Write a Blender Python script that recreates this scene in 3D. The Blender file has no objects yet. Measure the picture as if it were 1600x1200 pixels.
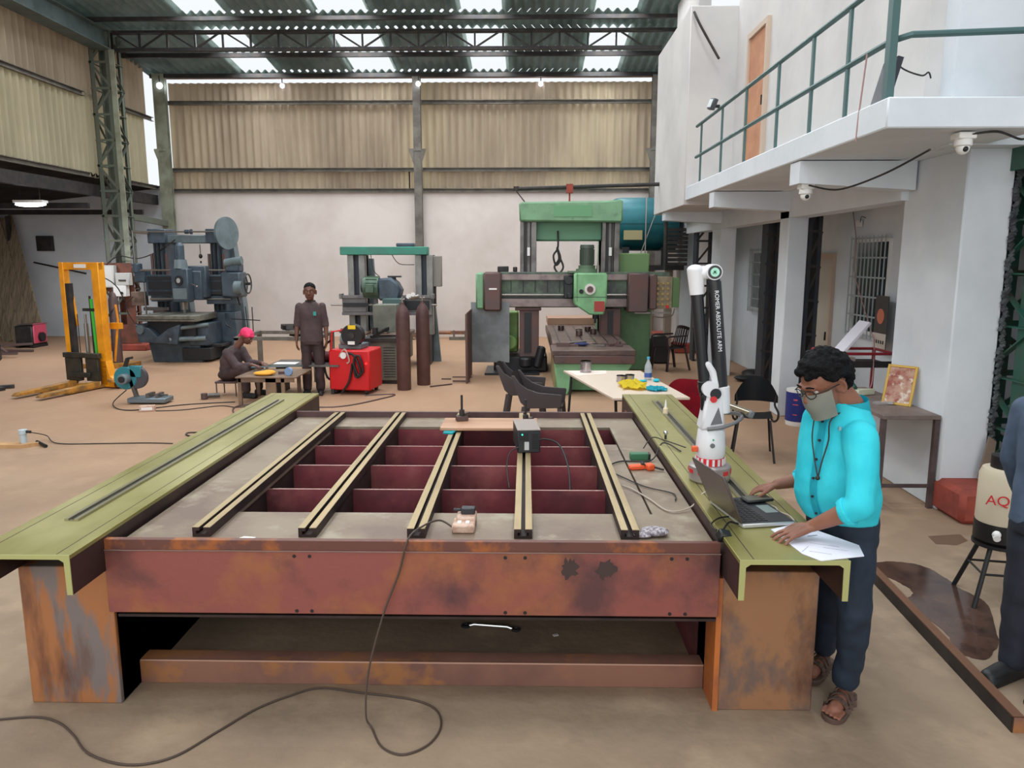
import bpy, bmesh, math, random
from mathutils import Vector, Matrix, Euler
random.seed(7)
SC = bpy.context.scene
COL = SC.collection
PI = math.pi
# ---------------------------------------------------------------- camera
F = 1180.0; CAMZ = 2.1
PITCH = math.atan((600-404)/F)
YAW = math.atan(22/(F/math.cos(PITCH)))
cam = bpy.data.cameras.new('camera'); cam.sensor_width = 36; cam.lens = 36*F/1600
cam.clip_end = 200; cam.clip_start = .05
camo = bpy.data.objects.new('camera', cam); COL.objects.link(camo)
camo.location = (0, 0, CAMZ); camo.rotation_euler = (PI/2-PITCH, 0, YAW)
SC.camera = camo
# ---------------------------------------------------------------- world, colour
SC.view_settings.view_transform = 'Standard'; SC.view_settings.look = 'None'
SC.view_settings.gamma = 1; SC.view_settings.use_curve_mapping = False
SC.view_settings.exposure = 0.0
w = bpy.data.worlds.new('world'); SC.world = w; w.use_nodes = True
bg = w.node_tree.nodes['Background']; bg.inputs[0].default_value = (.93, .97, 1, 1); bg.inputs[1].default_value = 1.0
def area(name, loc, rot, sx, sy, power, color=(1, 1, 1)):
    l = bpy.data.lights.new(name, 'AREA'); l.shape = 'RECTANGLE'; l.size = sx; l.size_y = sy
    l.energy = power; l.color = color
    o = bpy.data.objects.new(name, l); COL.objects.link(o); o.location = loc; o.rotation_euler = rot
    return o
# added lamp out of view, filling in daylight from behind the camera
area('rear_fill_daylight', (-2, -6, 4.2), (math.radians(80), 0, 0), 14, 6.5, 520, (1, .97, .93))
# ---------------------------------------------------------------- pixel <-> world measuring (photo is 1600 x 1200)
_c, _s, _cy, _sy = math.cos(PITCH), math.sin(PITCH), math.cos(YAW), math.sin(YAW)
def ray(px, py):
    u = (px-800)/F; v = (600-py)/F
    d = (u, _c+v*_s, -_s+v*_c)
    return Vector((d[0]*_cy-d[1]*_sy, d[0]*_sy+d[1]*_cy, d[2]))
def atz(px, py, z=0):
    d = ray(px, py); t = (z-CAMZ)/d.z; return Vector((d.x*t, d.y*t, z))
def aty(px, py, y):
    d = ray(px, py); t = y/d.y; return Vector((d.x*t, y, d.z*t+CAMZ))
def atx(px, py, x):
    d = ray(px, py); t = x/d.x; return Vector((x, d.y*t, d.z*t+CAMZ))
# ---------------------------------------------------------------- materials
def lin(c):
    return tuple((v/12.92 if v <= .04045 else ((v+.055)/1.055)**2.4) for v in (x/255 for x in c))+(1,)
MATS = {}
def mat(name, col, rough=.6, metal=0., col2=None, scale=6., amt=(.42, .62), bump=0., bscale=None, col3=None, scale3=2.5, amt3=(.55, .62),
        stretch=(1, 1, 1), trans=0., alpha=1., emit=0., spec=.5, detail=5):
    if name in MATS: return MATS[name]
    m = bpy.data.materials.new(name); m.use_nodes = True; nt = m.node_tree; N = nt.nodes; L = nt.links
    b = N['Principled BSDF']
    b.inputs['Roughness'].default_value = rough; b.inputs['Metallic'].default_value = metal
    b.inputs['Base Color'].default_value = lin(col); b.inputs['Specular IOR Level'].default_value = spec
    if trans: b.inputs['Transmission Weight'].default_value = trans
    if alpha < 1: b.inputs['Alpha'].default_value = alpha
    if emit:
        b.inputs['Emission Color'].default_value = lin(col); b.inputs['Emission Strength'].default_value = emit
    if col2 or bump or col3:
        tc = N.new('ShaderNodeTexCoord'); mp = N.new('ShaderNodeMapping'); mp.inputs['Scale'].default_value = stretch
        L.new(tc.outputs['Object'], mp.inputs['Vector'])
        cur = None
        def layer(cur, base, c2, sc, a, seed):
            n = N.new('ShaderNodeTexNoise'); n.noise_dimensions = '4D'; n.inputs['W'].default_value = seed
            n.inputs['Scale'].default_value = sc; n.inputs['Detail'].default_value = detail
            n.inputs['Roughness'].default_value = .6
            L.new(mp.outputs[0], n.inputs['Vector'])
            r = N.new('ShaderNodeMapRange'); r.inputs['From Min'].default_value = a[0]; r.inputs['From Max'].default_value = a[1]
            L.new(n.outputs['Fac'], r.inputs['Value'])
            x = N.new('ShaderNodeMix'); x.data_type = 'RGBA'
            L.new(r.outputs[0], x.inputs['Factor'])
            if cur: L.new(cur, x.inputs['A'])
            else: x.inputs['A'].default_value = lin(base)
            x.inputs['B'].default_value = lin(c2)
            return x.outputs['Result']
        if col2: cur = layer(cur, col, col2, scale, amt, 1.3)
        if col3: cur = layer(cur, col, col3, scale3, amt3, 7.7)
        if cur: L.new(cur, b.inputs['Base Color'])
        if bump:
            n = N.new('ShaderNodeTexNoise'); n.inputs['Scale'].default_value = bscale or scale*4
            n.inputs['Detail'].default_value = 4
            L.new(mp.outputs[0], n.inputs['Vector'])
            bp = N.new('ShaderNodeBump'); bp.inputs['Strength'].default_value = bump; bp.inputs['Distance'].default_value = .02
            L.new(n.outputs['Fac'], bp.inputs['Height']); L.new(bp.outputs[0], b.inputs['Normal'])
    MATS[name] = m
    return m
# ---------------------------------------------------------------- mesh builder
class MB:
    def __init__(s): s.b = bmesh.new()
    def _xf(s, vs, M):
        if M is not None: bmesh.ops.transform(s.b, matrix=M, verts=vs)
    def box(s, x0, x1, y0, y1, z0, z1, M=None):
        q = [s.b.verts.new((x, y, z)) for z in (z0, z1) for y in (y0, y1) for x in (x0, x1)]
        for f in ((0, 2, 3, 1), (4, 5, 7, 6), (0, 1, 5, 4), (2, 6, 7, 3), (0, 4, 6, 2), (1, 3, 7, 5)):
            s.b.faces.new([q[i] for i in f])
        s._xf(q, M); return s
    def cbox(s, c, d, M=None, rot=None):
        c = Vector(c); R = Matrix.Translation(c)
        if rot: R = R @ Euler(rot).to_matrix().to_4x4()
        s.box(-d[0]/2, d[0]/2, -d[1]/2, d[1]/2, -d[2]/2, d[2]/2, R if M is None else M @ R); return s
    def bar(s, p0, p1, w, h, up=(0, 0, 1)):
        p0 = Vector(p0); p1 = Vector(p1); d = (p1-p0); L = d.length; d.normalize()
        u = Vector(up)
        if abs(d.dot(u)) > .98: u = Vector((0, 1, 0))
        r = d.cross(u).normalized(); u2 = r.cross(d).normalized()
        M = Matrix((r, d, u2)).transposed().to_4x4(); M.translation = p0
        s.box(-w/2, w/2, 0, L, -h/2, h/2, M); return s
    def cyl(s, p0, p1, r0, r1=None, seg=20, cap=True):
        if r1 is None: r1 = r0
        p0 = Vector(p0); p1 = Vector(p1); d = (p1-p0).normalized()
        a = d.orthogonal().normalized(); c = d.cross(a)
        A = []; B = []
        for i in range(seg):
            t = 2*PI*i/seg; o = a*math.cos(t)+c*math.sin(t)
            A.append(s.b.verts.new(p0+o*r0)); B.append(s.b.verts.new(p1+o*r1))
        for i in range(seg):
            j = (i+1) % seg; s.b.faces.new((A[i], A[j], B[j], B[i]))
        if cap: s.b.faces.new(A[::-1]); s.b.faces.new(B)
        return s
    def lathe(s, prof, c=(0, 0, 0), seg=24, M=None):
        c = Vector(c); rings = []
        for r, z in prof:
            if r < 1e-5: rings.append([s.b.verts.new(c+Vector((0, 0, z)))])
            else: rings.append([s.b.verts.new(c+Vector((r*math.cos(2*PI*i/seg), r*math.sin(2*PI*i/seg), z))) for i in range(seg)])
        for A, B in zip(rings, rings[1:]):
            for i in range(seg):
                j = (i+1) % seg
                if len(A) == 1 and len(B) == 1: continue
                if len(A) == 1: s.b.faces.new((A[0], B[j], B[i]))
                elif len(B) == 1: s.b.faces.new((A[i], A[j], B[0]))
                else: s.b.faces.new((A[i], A[j], B[j], B[i]))
        if len(rings[0]) > 1: s.b.faces.new(rings[0][::-1])
        if len(rings[-1]) > 1: s.b.faces.new(rings[-1])
        if M is not None: s._xf([v for R in rings for v in R], M)
        return s
    def tube(s, pts, r, seg=8, smooth=0, closed=False, rs=None):
        pts = [Vector(p) for p in pts]
        if smooth:
            out = []
            n = len(pts)
            for i in range(n-1):
                p0 = pts[max(i-1, 0)]; p1 = pts[i]; p2 = pts[i+1]; p3 = pts[min(i+2, n-1)]
                for k in range(smooth):
                    t = k/smooth
                    out.append(.5*((2*p1)+(-p0+p2)*t+(2*p0-5*p1+4*p2-p3)*t*t+(-p0+3*p1-3*p2+p3)*t**3))
            out.append(pts[-1]); pts = out
        rings = []; a = None; n = len(pts)
        for i, p in enumerate(pts):
            d = (pts[min(i+1, n-1)]-pts[max(i-1, 0)])
            if d.length < 1e-7: d = Vector((0, 0, 1))
            d.normalize()
            if a is None: a = d.orthogonal().normalized()
            else:
                a = (a-d*a.dot(d))
                a = a.normalized() if a.length > 1e-5 else d.orthogonal().normalized()
            c = d.cross(a)
            rr = r if rs is None else rs[min(int(i*len(rs)/n), len(rs)-1)]
            rings.append([s.b.verts.new(p+(a*math.cos(2*PI*k/seg)+c*math.sin(2*PI*k/seg))*rr) for k in range(seg)])
        for A, B in zip(rings, rings[1:]):
            for i in range(seg):
                j = (i+1) % seg; s.b.faces.new((A[i], A[j], B[j], B[i]))
        s.b.faces.new(rings[0][::-1]); s.b.faces.new(rings[-1])
        return s
    def prism(s, poly, t, M=None, axis='y', off=0):
        """poly of 2-D points extruded by t along axis (poly in the other two axes)"""
        def v3(a, b, c):
            return {'y': (a, c, b), 'x': (c, a, b), 'z': (a, b, c)}[axis]
        A = [s.b.verts.new(v3(p[0], p[1], off)) for p in poly]; B = [s.b.verts.new(v3(p[0], p[1], off+t)) for p in poly]
        f1 = s.b.faces.new(A); f2 = s.b.faces.new(B[::-1]); n = len(poly)
        fs = [f1, f2]
        for i in range(n):
            j = (i+1) % n; fs.append(s.b.faces.new((A[j], A[i], B[i], B[j])))
        bmesh.ops.recalc_face_normals(s.b, faces=fs)
        s._xf(A+B, M); return s
    def ball(s, c, r, seg=16, M=None):
        if not hasattr(r, '__len__'): r = (r, r, r)
        T = Matrix.Translation(Vector(c)) @ (M if M is not None else Matrix.Identity(4)) @ Matrix.Diagonal((r[0], r[1], r[2], 1))
        bmesh.ops.create_uvsphere(s.b, u_segments=seg, v_segments=max(6, seg*2//3), radius=1, matrix=T); return s
    def cap(s, p0, r0, p1, r1, seg=14):
        s.cyl(p0, p1, r0, r1, seg); s.ball(p0, r0, seg); s.ball(p1, r1, seg); return s
    def grid(s, fn, nu, nv, th=0.):
        """fn(u,v)->point, u,v in 0..1; open sheet, optional thickness by offset along -normal (approx. z)"""
        V = [[s.b.verts.new(fn(i/nu, j/nv)) for j in range(nv+1)] for i in range(nu+1)]
        fs = []
        for i in range(nu):
            for j in range(nv): fs.append(s.b.faces.new((V[i][j], V[i+1][j], V[i+1][j+1], V[i][j+1])))
        if th: bmesh.ops.solidify(s.b, geom=fs, thickness=th)
        return s
    def build(s, name, m, parent=None, bevel=0., sharp=35, mods=None, off=None):
        bmesh.ops.remove_doubles(s.b, verts=s.b.verts, dist=1e-6) if False else None
        me = bpy.data.meshes.new(name)
        if off is not None: bmesh.ops.translate(s.b, verts=s.b.verts, vec=-Vector(off))
        s.b.normal_update(); s.b.to_mesh(me); s.b.free()
        o = bpy.data.objects.new(name, me); COL.objects.link(o)
        if m: me.materials.append(m)
        for p in me.polygons: p.use_smooth = True
        me.set_sharp_from_angle(angle=math.radians(sharp))
        if bevel:
            b = o.modifiers.new('bevel', 'BEVEL'); b.width = bevel; b.segments = 1; b.limit_method = 'ANGLE'; b.angle_limit = math.radians(50)
        if parent is not None: o.parent = parent
        return o
def tag(o, label=None, cat=None, group=None, kind=None):
    if label: o['label'] = label
    if cat: o['category'] = cat
    if group: o['group'] = group
    if kind: o['kind'] = kind
    return o
class Thing:
    """An Empty at the thing's base.  Parts are given in world coordinates when world=True, else local."""
    def __init__(s, name, label, cat, loc=(0, 0, 0), rz=0., group=None, world=False):
        s.o = bpy.data.objects.new(name, None); COL.objects.link(s.o); s.o.location = loc; s.o.rotation_euler = (0, 0, rz)
        s.o.empty_display_size = .1
        tag(s.o, label, cat, group); s.world = world
    def p(s, name, mb, m, parent=None, bevel=0., label=None, sharp=35):
        o = mb.build(name, m, parent or s.o, bevel, sharp, off=s.o.location if s.world else None)
        if label: o['label'] = label
        return o
def single(name, mb, m, label, cat, loc=(0, 0, 0), group=None, bevel=0., rz=0, sharp=35, kind=None):
    o = mb.build(name, m, None, bevel, sharp); o.location = loc; o.rotation_euler = (0, 0, rz)
    return tag(o, label, cat, group, kind)
def wsingle(name, mb, m, label, cat, group=None, bevel=0., sharp=35):
    """mesh given in world coordinates; its origin is moved to its own base"""
    vs = [v.co.copy() for v in mb.b.verts]
    c = Vector(((min(v.x for v in vs)+max(v.x for v in vs))/2, (min(v.y for v in vs)+max(v.y for v in vs))/2, min(v.z for v in vs)))
    o = mb.build(name, m, None, bevel, sharp, off=c); o.location = c
    return tag(o, label, cat, group)
def struct(name, mb, m, bevel=0., parent=None, sharp=35):
    o = mb.build(name, m, parent, bevel, sharp)
    if parent is None: o['kind'] = 'structure'
    return o
def kids(o): return [c for c in bpy.data.objects if c.parent == o]
def copy_tree(o, parent=None):
    ch = kids(o)
    c = o.copy(); COL.objects.link(c); c.parent = parent
    for k in ch: copy_tree(k, c)
    return c
def text_mesh(txt, size, name='lettering'):
    cu = bpy.data.curves.new(name, 'FONT'); cu.body = txt; cu.size = size; cu.extrude = .0006; cu.align_x = 'CENTER'; cu.align_y = 'CENTER'
    o = bpy.data.objects.new(name, cu); COL.objects.link(o)
    bpy.context.view_layer.update()
    me = bpy.data.meshes.new_from_object(o); bpy.data.objects.remove(o); bpy.data.curves.remove(cu)
    return me
def text_part(txt, size, M, m, parent, name='lettering'):
    me = text_mesh(txt, size, name); me.transform(M); me.materials.clear(); me.materials.append(m)
    o = bpy.data.objects.new(name, me); COL.objects.link(o); o.parent = parent
    return o
# ================================================================ palette of the place
M_floor = mat('floor_concrete', (158, 138, 116), .75, col2=(132, 114, 97), scale=.9, amt=(.35, .65), col3=(170, 148, 124), scale3=2.2, amt3=(.5, .7), bump=.3, bscale=14, spec=.3, detail=12)
M_wwarm = mat('limewash_warm', (216, 208, 204), .9, col2=(200, 190, 184), scale=1.1, amt=(.4, .75), bump=.1, bscale=12)
M_wcool = mat('limewash_cool', (218, 224, 230), .9, col2=(200, 208, 216), scale=1.3, amt=(.4, .75), bump=.12, bscale=14)
M_wgrey = mat('limewash_grey', (208, 206, 204), .9, col2=(192, 190, 190), scale=1.2, amt=(.4, .75), bump=.1, bscale=12)
M_corr = mat('asbestos_cement', (200, 186, 166), .85, col2=(166, 150, 132), scale=1.0, amt=(.35, .7), col3=(222, 210, 182), scale3=.5, amt3=(.5, .7), stretch=(1, 1, .25))
M_roof = mat('roof_sheet', (140, 152, 148), .8, col2=(112, 126, 122), scale=1.2)
M_steelg = mat('grey_steel', (120, 116, 108), .6, .3, col2=(96, 90, 84), scale=4)
M_steelpale = mat('pale_green_steel', (150, 156, 138), .6, .1, col2=(124, 126, 110), scale=3)
M_steelgreen = mat('greenish_steel', (92, 102, 92), .6, .2, col2=(96, 98, 86), scale=3)
M_green = mat('green_painted_steel', (38, 92, 78), .55, .1, col2=(66, 92, 78), scale=5, col3=(70, 66, 58), scale3=3)
M_rail = mat('rail_green', (74, 104, 104), .5, .2)
M_red = mat('red_oxide_plinth', (158, 72, 58), .8, col2=(130, 62, 52), scale=6)
M_dark = mat('dark_steel', (44, 44, 46), .6, .3, col2=(64, 58, 54), scale=6)
M_black = mat('black_paint', (24, 24, 26), .5)
M_white = mat('white_paint', (232, 232, 230), .5)
BY = 20.45; LX = -9.7; FX = 2.4
# floor: grey concrete near the bed, orange brown dust trodden in over the far half
_nt = M_floor.node_tree; _b = _nt.nodes['Principled BSDF']; _lk = _b.inputs['Base Color'].links[0].from_socket
_tc = _nt.nodes.new('ShaderNodeTexCoord'); _sx = _nt.nodes.new('ShaderNodeSeparateXYZ'); _nt.links.new(_tc.outputs['Object'], _sx.inputs[0])
_nn = _nt.nodes.new('ShaderNodeTexNoise'); _nn.inputs['Scale'].default_value = .35; _nt.links.new(_tc.outputs['Object'], _nn.inputs['Vector'])
_ma = _nt.nodes.new('ShaderNodeMath'); _ma.operation = 'MULTIPLY_ADD'; _ma.inputs[1].default_value = 7; _nt.links.new(_nn.outputs['Fac'], _ma.inputs[0]); _nt.links.new(_sx.outputs['Y'], _ma.inputs[2])
_mr = _nt.nodes.new('ShaderNodeMapRange'); _mr.inputs['From Min'].default_value = 7.5; _mr.inputs['From Max'].default_value = 14; _mr.inputs['To Max'].default_value = .8; _nt.links.new(_ma.outputs[0], _mr.inputs['Value'])
_mx = _nt.nodes.new('ShaderNodeMix'); _mx.data_type = 'RGBA'; _nt.links.new(_mr.outputs[0], _mx.inputs['Factor']); _nt.links.new(_lk, _mx.inputs['A']); _mx.inputs['B'].default_value = lin((172, 136, 108)); _nt.links.new(_mx.outputs['Result'], _b.inputs['Base Color'])
struct('floor', MB().box(-16, 9, -8, 21, -.2, 0), M_floor)
# white masonry below, corrugated cladding above
struct('wall_back', MB().box(LX, 6, BY, BY+.2, 0, 3.84), M_wwarm)
struct('wall_back_annex', MB().box(-16, LX, BY, BY+.2, 0, 4.0), M_wcool)
struct('wall_left', MB().box(-16.2, -16, -8, BY+.2, 0, 4.4), M_wcool)
def corr(name, o, du, dv, n, lu, lv, amp=.04, pitch=.2, m=M_corr, th=.006):
    """corrugated sheet: origin o, u across corrugations, v along them, n normal"""
    o = Vector(o); du = Vector(du); dv = Vector(dv); n = Vector(n); k = max(2, int(lu/pitch*6))
    mb = MB(); mb.grid(lambda u, v: o+du*(u*lu)+dv*(v*lv)+n*(amp*math.cos(2*PI*u*lu/pitch)), k, 1, th)
    return struct(name, mb, m, sharp=80)
corr('wall_back_cladding', (LX+.02, BY+.06, 3.7), (1, 0, 0), (0, 0, 1), (0, -1, 0), 13.2, .72)
corr('wall_back_cladding', (LX+.35, BY+.09, 4.36), (1, 0, 0), (0, 0, 1), (0, -1, 0), 12.9, 1.78)
corr('wall_back_cladding', (LX+.35, BY+.12, 6.05), (1, 0, 0), (0, 0, 1), (0, -1, 0), 12.9, .56)
M_corrL = mat('asbestos_pale', (216, 208, 182), .85, col2=(184, 174, 148), scale=1.0, amt=(.35, .7), stretch=(1, 1, .25))
corr('wall_left_cladding', (LX-.05, 2, 3.9), (0, 1, 0), (0, 0, 1), (1, 0, 0), 17.9, 1.82, m=M_corrL, amp=.05)
corr('wall_left_cladding', (LX-.08, 2, 5.62), (0, 1, 0), (0, 0, 1), (1, 0, 0), 18.1, 1.9, amp=.05)
ntrim = [0]
def trim(mb, m, bevel=0.):
    ntrim[0] += 1; return struct('trim_%d' % ntrim[0], mb, m, bevel)
def girt_x(z, x0, x1, y, h=.1, d=.07, m=M_steelg):
    trim(MB().box(x0, x1, y-d, y, z-h/2, z-h/2+.012).box(x0, x1, y-.01, y, z-h/2, z+h/2).box(x0, x1, y-d, y, z+h/2-.012, z+h/2), m)
for z in (3.87, 4.4, 6.09):
    girt_x(z, LX+.1, -2.92, BY-.0); girt_x(z, -2.72, 3.3, BY-.0)
for z in (3.93, 5.645, 7.0):
    trim(MB().box(LX+.0, LX+.07, 2, 17.1, z-.05, z-.038).box(LX, LX+.01, 2, 17.1, z-.05, z+.05).box(LX, LX+.07, 2, 17.1, z+.038, z+.05), M_steelg)
    trim(MB().box(LX+.0, LX+.07, 17.85, 20.2, z-.05, z-.038).box(LX, LX+.01, 17.85, 20.2, z-.05, z+.05).box(LX, LX+.07, 17.85, 20.2, z+.038, z+.05), M_steelg)
# eave board at the back wall head
trim(MB().box(LX, 3.6, BY-.05, BY+.1, 6.70, 6.80), mat('eave_wood', (150, 112, 86), .8, col2=(112, 88, 72), scale=5))
# ---------------------------------------------------------------- roof with skylight bays
SL = .12
def rz_(y): return 6.82+SL*(BY-y)
SKX = [(-7.3, -6.42), (-4.4, -3.38), (-1.38, -.52), (1.42, 2.3)]
BANDS = [(19.06, 20.28), (17.72, 18.86), (14.9, 16.92), (11.2, 13.2), (7.4, 9.4), (3.6, 5.6), (0, 2)]  # the bands nearer the camera are unseen, added to bring in light
def roof(x0, x1, y0, y1, name='ceiling_roof'):
    o = Vector((x0, y0, rz_(y0))); d = Vector((0, y1-y0, rz_(y1)-rz_(y0)))
    corr(name, o, (1, 0, 0), d.normalized(), (0, 0, 1), x1-x0, d.length, m=M_roof)
ys = 20.75
for (a, b) in BANDS:
    roof(-9.9, 3.75 if a > 11 else 9, b, ys); ys = a
    xs = -9.9
    for (x0, x1) in SKX: roof(xs, x0, a, b); xs = x1
    roof(xs, 3.75 if a > 11 else 9, a, b)
roof(-9.9, 9, -5, ys)
# daylight falling through each clear roof sheet
for bi, (a, b) in enumerate(BANDS):
    for (x0, x1) in SKX:
        ym = (a+b)/2
        area('skylight_daylight', ((x0+x1)/2, ym, rz_(ym)+.1), (math.atan(-SL), 0, 0), x1-x0, b-a, 48*(b-a)*(x1-x0), (.95, .98, 1))
# roof steel: purlins along X and one deep lattice girder
for y, h in ((20.3, .1), (18.96, .1), (17.66, .08), (16.98, .08), (15.9, .08), (14.4, .1), (12.2, .1), (10, .1), (7.7, .1)):
    z = rz_(y)-.11
    trim(MB().box(-9.7, 3.7, y-.035, y+.035, z-h/2, z+h/2), M_dark)
gt = Thing('lattice_girder', 'dark lattice roof girder spanning the hall under the skylights near the back wall', 'girder', (-3, 17.6, 0), world=True)
zt, zb = 7.06, 6.68
gt.p('top_chord', MB().box(-9.3, 2.95, 17.55, 17.65, zt-.05, zt), M_dark)
gt.p('bottom_chord', MB().box(-9.3, 2.95, 17.55, 17.65, zb-.05, zb+.02), M_dark)
mb = MB(); x = -9.2; i = 0
while x < 2.3:
    mb.bar((x, 17.6, zb), (x, 17.6, zt), .04, .04)
    mb.bar((x, 17.6, zt) if i % 2 == 0 else (x+.62, 17.6, zt), (x+.62, 17.6, zb) if i % 2 == 0 else (x, 17.6, zb), .035, .035)
    x += .62; i += 1
gt.p('lacing', mb, M_dark)
# crane / gutter girder along the left wall
trim(MB().box(LX+.35, LX+.5, 2, 17.4, 6.62, 6.98).box(LX+.22, LX+.62, 2, 17.4, 6.98, 7.0).box(LX+.22, LX+.62, 2, 17.4, 6.6, 6.62), mat('blue_grey_steel', (96, 112, 112), .6, .2, col2=(78, 90, 90), scale=3))
# ---------------------------------------------------------------- columns
def icol(x, y, z1, m, label, wd=.2, base=False):
    t = Thing('steel_column', label, 'column', (x, y, 0))
    t.p('shaft', MB().box(-wd/2, wd/2, -.08, -.065, 0, z1).box(-.006, .006, -.07, .07, 0, z1).box(-wd/2, wd/2, .065, .08, 0, z1), m)
    t.p('base_plate', MB().box(-wd*.8, wd*.8, -.11, .11, 0, .02), m)
    t.p('bracket', MB().box(-.22, .22, -.1, -.085, 4.85, 4.9).prism([(-.22, 4.85), (-.1, 4.5), (-.1, 4.85)], .014, off=-.1).prism([(.22, 4.85), (.1, 4.85), (.1, 4.5)], .014, off=-.1), m)
    return t
icol(-2.82, 20.28, 6.68, M_steelg, 'grey steel column at the middle of the back wall')
icol(-9.42, 20.2, 6.75, M_steelpale, 'pale steel column in the far left corner beside the slit of daylight', .3)
icol(3.3, 20.28, 6.7, M_steelg, 'brown steel column at the right end of the back wall', .2)
def lattice(name, label, x0, x1, y0, y1, z1, m, mlow=None, zs=.55, lowz=0, lw=.05):
    t = Thing(name, label, 'column', ((x0+x1)/2, (y0+y1)/2, 0), world=True)
    for x in (x0, x1):
        for y in (y0, y1):
            sx = 1 if x == x0 else -1; sy = 1 if y == y0 else -1
            def leg(a, b): return MB().box(min(x, x+sx*lw*2), max(x, x+sx*lw*2), min(y, y+sy*.01), max(y, y+sy*.01), a, b).box(min(x, x+sx*.01), max(x, x+sx*.01), min(y, y+sy*lw*2), max(y, y+sy*lw*2), a, b)
            t.p('corner_angle', leg(0 if not mlow else lowz, z1), m)
            if mlow: t.p('corner_angle', leg(0, lowz), mlow, label='rust brown lower length of corner angle')
    n = int(z1/zs)
    for fy in (y0, y1):
        mb = MB()
        for i in range(n):
            a = i*zs+.3; b = a+zs
            if b > z1: break
            mb.bar((x0, fy, a), (x1, fy, a), .012, .05); mb.bar((x0 if i % 2 else x1, fy, a), (x1 if i % 2 else x0, fy, b), .012, .05)
        t.p('lacing', mb, m)
    for fx in (x0, x1):
        mb = MB()
        for i in range(n):
            a = i*zs+.3; b = a+zs
            if b > z1: break
            mb.bar((fx, y0, a), (fx, y1, a), .012, .05, (1, 0, 0)); mb.bar((fx, y0 if i % 2 else y1, a), (fx, y1 if i % 2 else y0, b), .012, .05, (1, 0, 0))
        t.p('lacing', mb, m)
    return t
M_brown = mat('rust_brown_paint', (120, 70, 54), .7, col2=(88, 58, 50), scale=5)
lc = lattice('lattice_column', 'tall lattice steel column with green top and rust brown foot on a red plinth', -9.58, -9.12, 17.3, 17.8, 7.0, M_steelgreen, M_brown, lowz=1.9)
lc.p('face_plate', MB().box(-9.13, -9.01, 17.28, 17.3, 1.9, 6.6), M_steelpale); lc.p('face_plate', MB().box(-9.13, -8.98, 17.28, 17.3, .3, 1.9), M_brown)
lc.p('gusset', MB().box(-9.9, -9.0, 17.26, 17.28, 1.62, 2.0), M_brown)
lc.p('gusset', MB().prism([(-9.6, .16), (-8.9, .16), (-9.02, .6), (-9.45, .6)], .02, off=17.26), M_brown)
lc.p('gusset', MB().box(-9.9, -9.1, 17.2, 17.22, 1.35, 1.45), M_brown)
wsingle('column_plinth', MB().box(-9.72, -8.75, 17.15, 18.0, 0, .15), M_red, 'red painted concrete plinth under the tall lattice column', 'plinth', bevel=.02)
# knee brace between lattice column and corner
trim(MB().bar((-9.4, 17.9, 3.1), (-9.45, 20.2, 3.0), .08, .14), M_steelgreen)
# ---------------------------------------------------------------- annex on the left: low dark roof, posts
corr('ceiling_annex', (-16, 5, 3.3), (0, 1, 0), Vector((6.3, 0, .66)).normalized(), (0, 0, 1), 15.6, 6.34, m=mat('annex_roof', (70, 66, 62), .85, col2=(50, 48, 46), scale=2))
for y in (8, 11, 14, 17, 19.4): trim(MB().box(-16, -9.7, y-.04, y+.04, 3.2, 3.32), M_dark)
trim(MB().box(-9.86, -9.72, 5, 20.3, 3.5, 3.75), M_dark)
trim(MB().box(-13.6, -13.52, 19.9, 20.0, 0, 3.2), M_dark)
# ---------------------------------------------------------------- right: two-storey office block
struct('wall_right_recess', MB().box(4.3, 4.5, 5.2, 20.6, 0, 3.0), M_wcool)
struct('wall_right_near', MB().box(6, 6.2, -8, 5.3, 0, 8), M_wcool)
struct('wall_right_return', MB().box(3.9, 6.2, 5.3, 5.5, 0, 9), M_wcool)
struct('ceiling_office', MB().box(3.3, 4.4, 6.25, 20.45, 2.95, 3.1), M_wcool)
struct('ceiling_balcony_slab', MB().box(FX, 3.5, 5.3, 14.4, 2.96, 3.16), M_wcool, .01)
for y0, y1, l in ((6.95, 7.2, ''), (10.05, 10.3, ''), (13.5, 13.8, '')):
    trim(MB().prism([(FX+.02, 2.951), (FX+.02, 2.76), (3.45, 2.7), (3.45, 2.951)], y1-y0, off=y0), M_wcool)
trim(MB().box(3.4, 3.66, 7.1, 19, 2.62, 2.951), M_wcool)
def pillar(y0, y1, x0, x1, z=2.96):
    struct('wall_pillar', MB().box(x0, x1, y0, y1, 0, z), M_wcool, .012)
pillar(10.05, 10.4, 3.4, 3.66); pillar(13.6, 14.2, 3.42, 3.7); pillar(17.1, 17.6, 3.45, 3.75)
struct('wall_pier', MB().box(3.47, 3.85, 6.2, 7.18, 0, 2.96), M_wcool, .012)
struct('wall_office_upper', MB().box(3.08, 3.2, 6.2, 11.75, 3.12, 8), M_wgrey)
struct('wall_office_upper_end', MB().box(3.2, 3.84, 6.0, 6.2, 2.95, 8.3), M_wcool)
struct('wall_upper_block', MB().box(FX-.015, 3.3, 11.75, 14.5, 2.9, 5.72), M_wgrey, .01)
struct('wall_upper_far', MB().box(3.08, 3.3, 14.5, 16.5, 2.95, 7.2), M_wgrey)
struct('baseboard_right', MB().box(3.46, 3.88, 5.82, 6.3, 0, .28), M_red, .04)
for x, y in ((3.42, 17.0), (3.3, 19.6)):
    wsingle('wall_plinth', MB().box(x-.08, x+.45, y-.1, y+.4, 0, .22), M_red, 'red painted footing of the far %s pillar under the balcony' % ('white' if y < 18 else 'corner'), 'plinth', bevel=.02)
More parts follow.
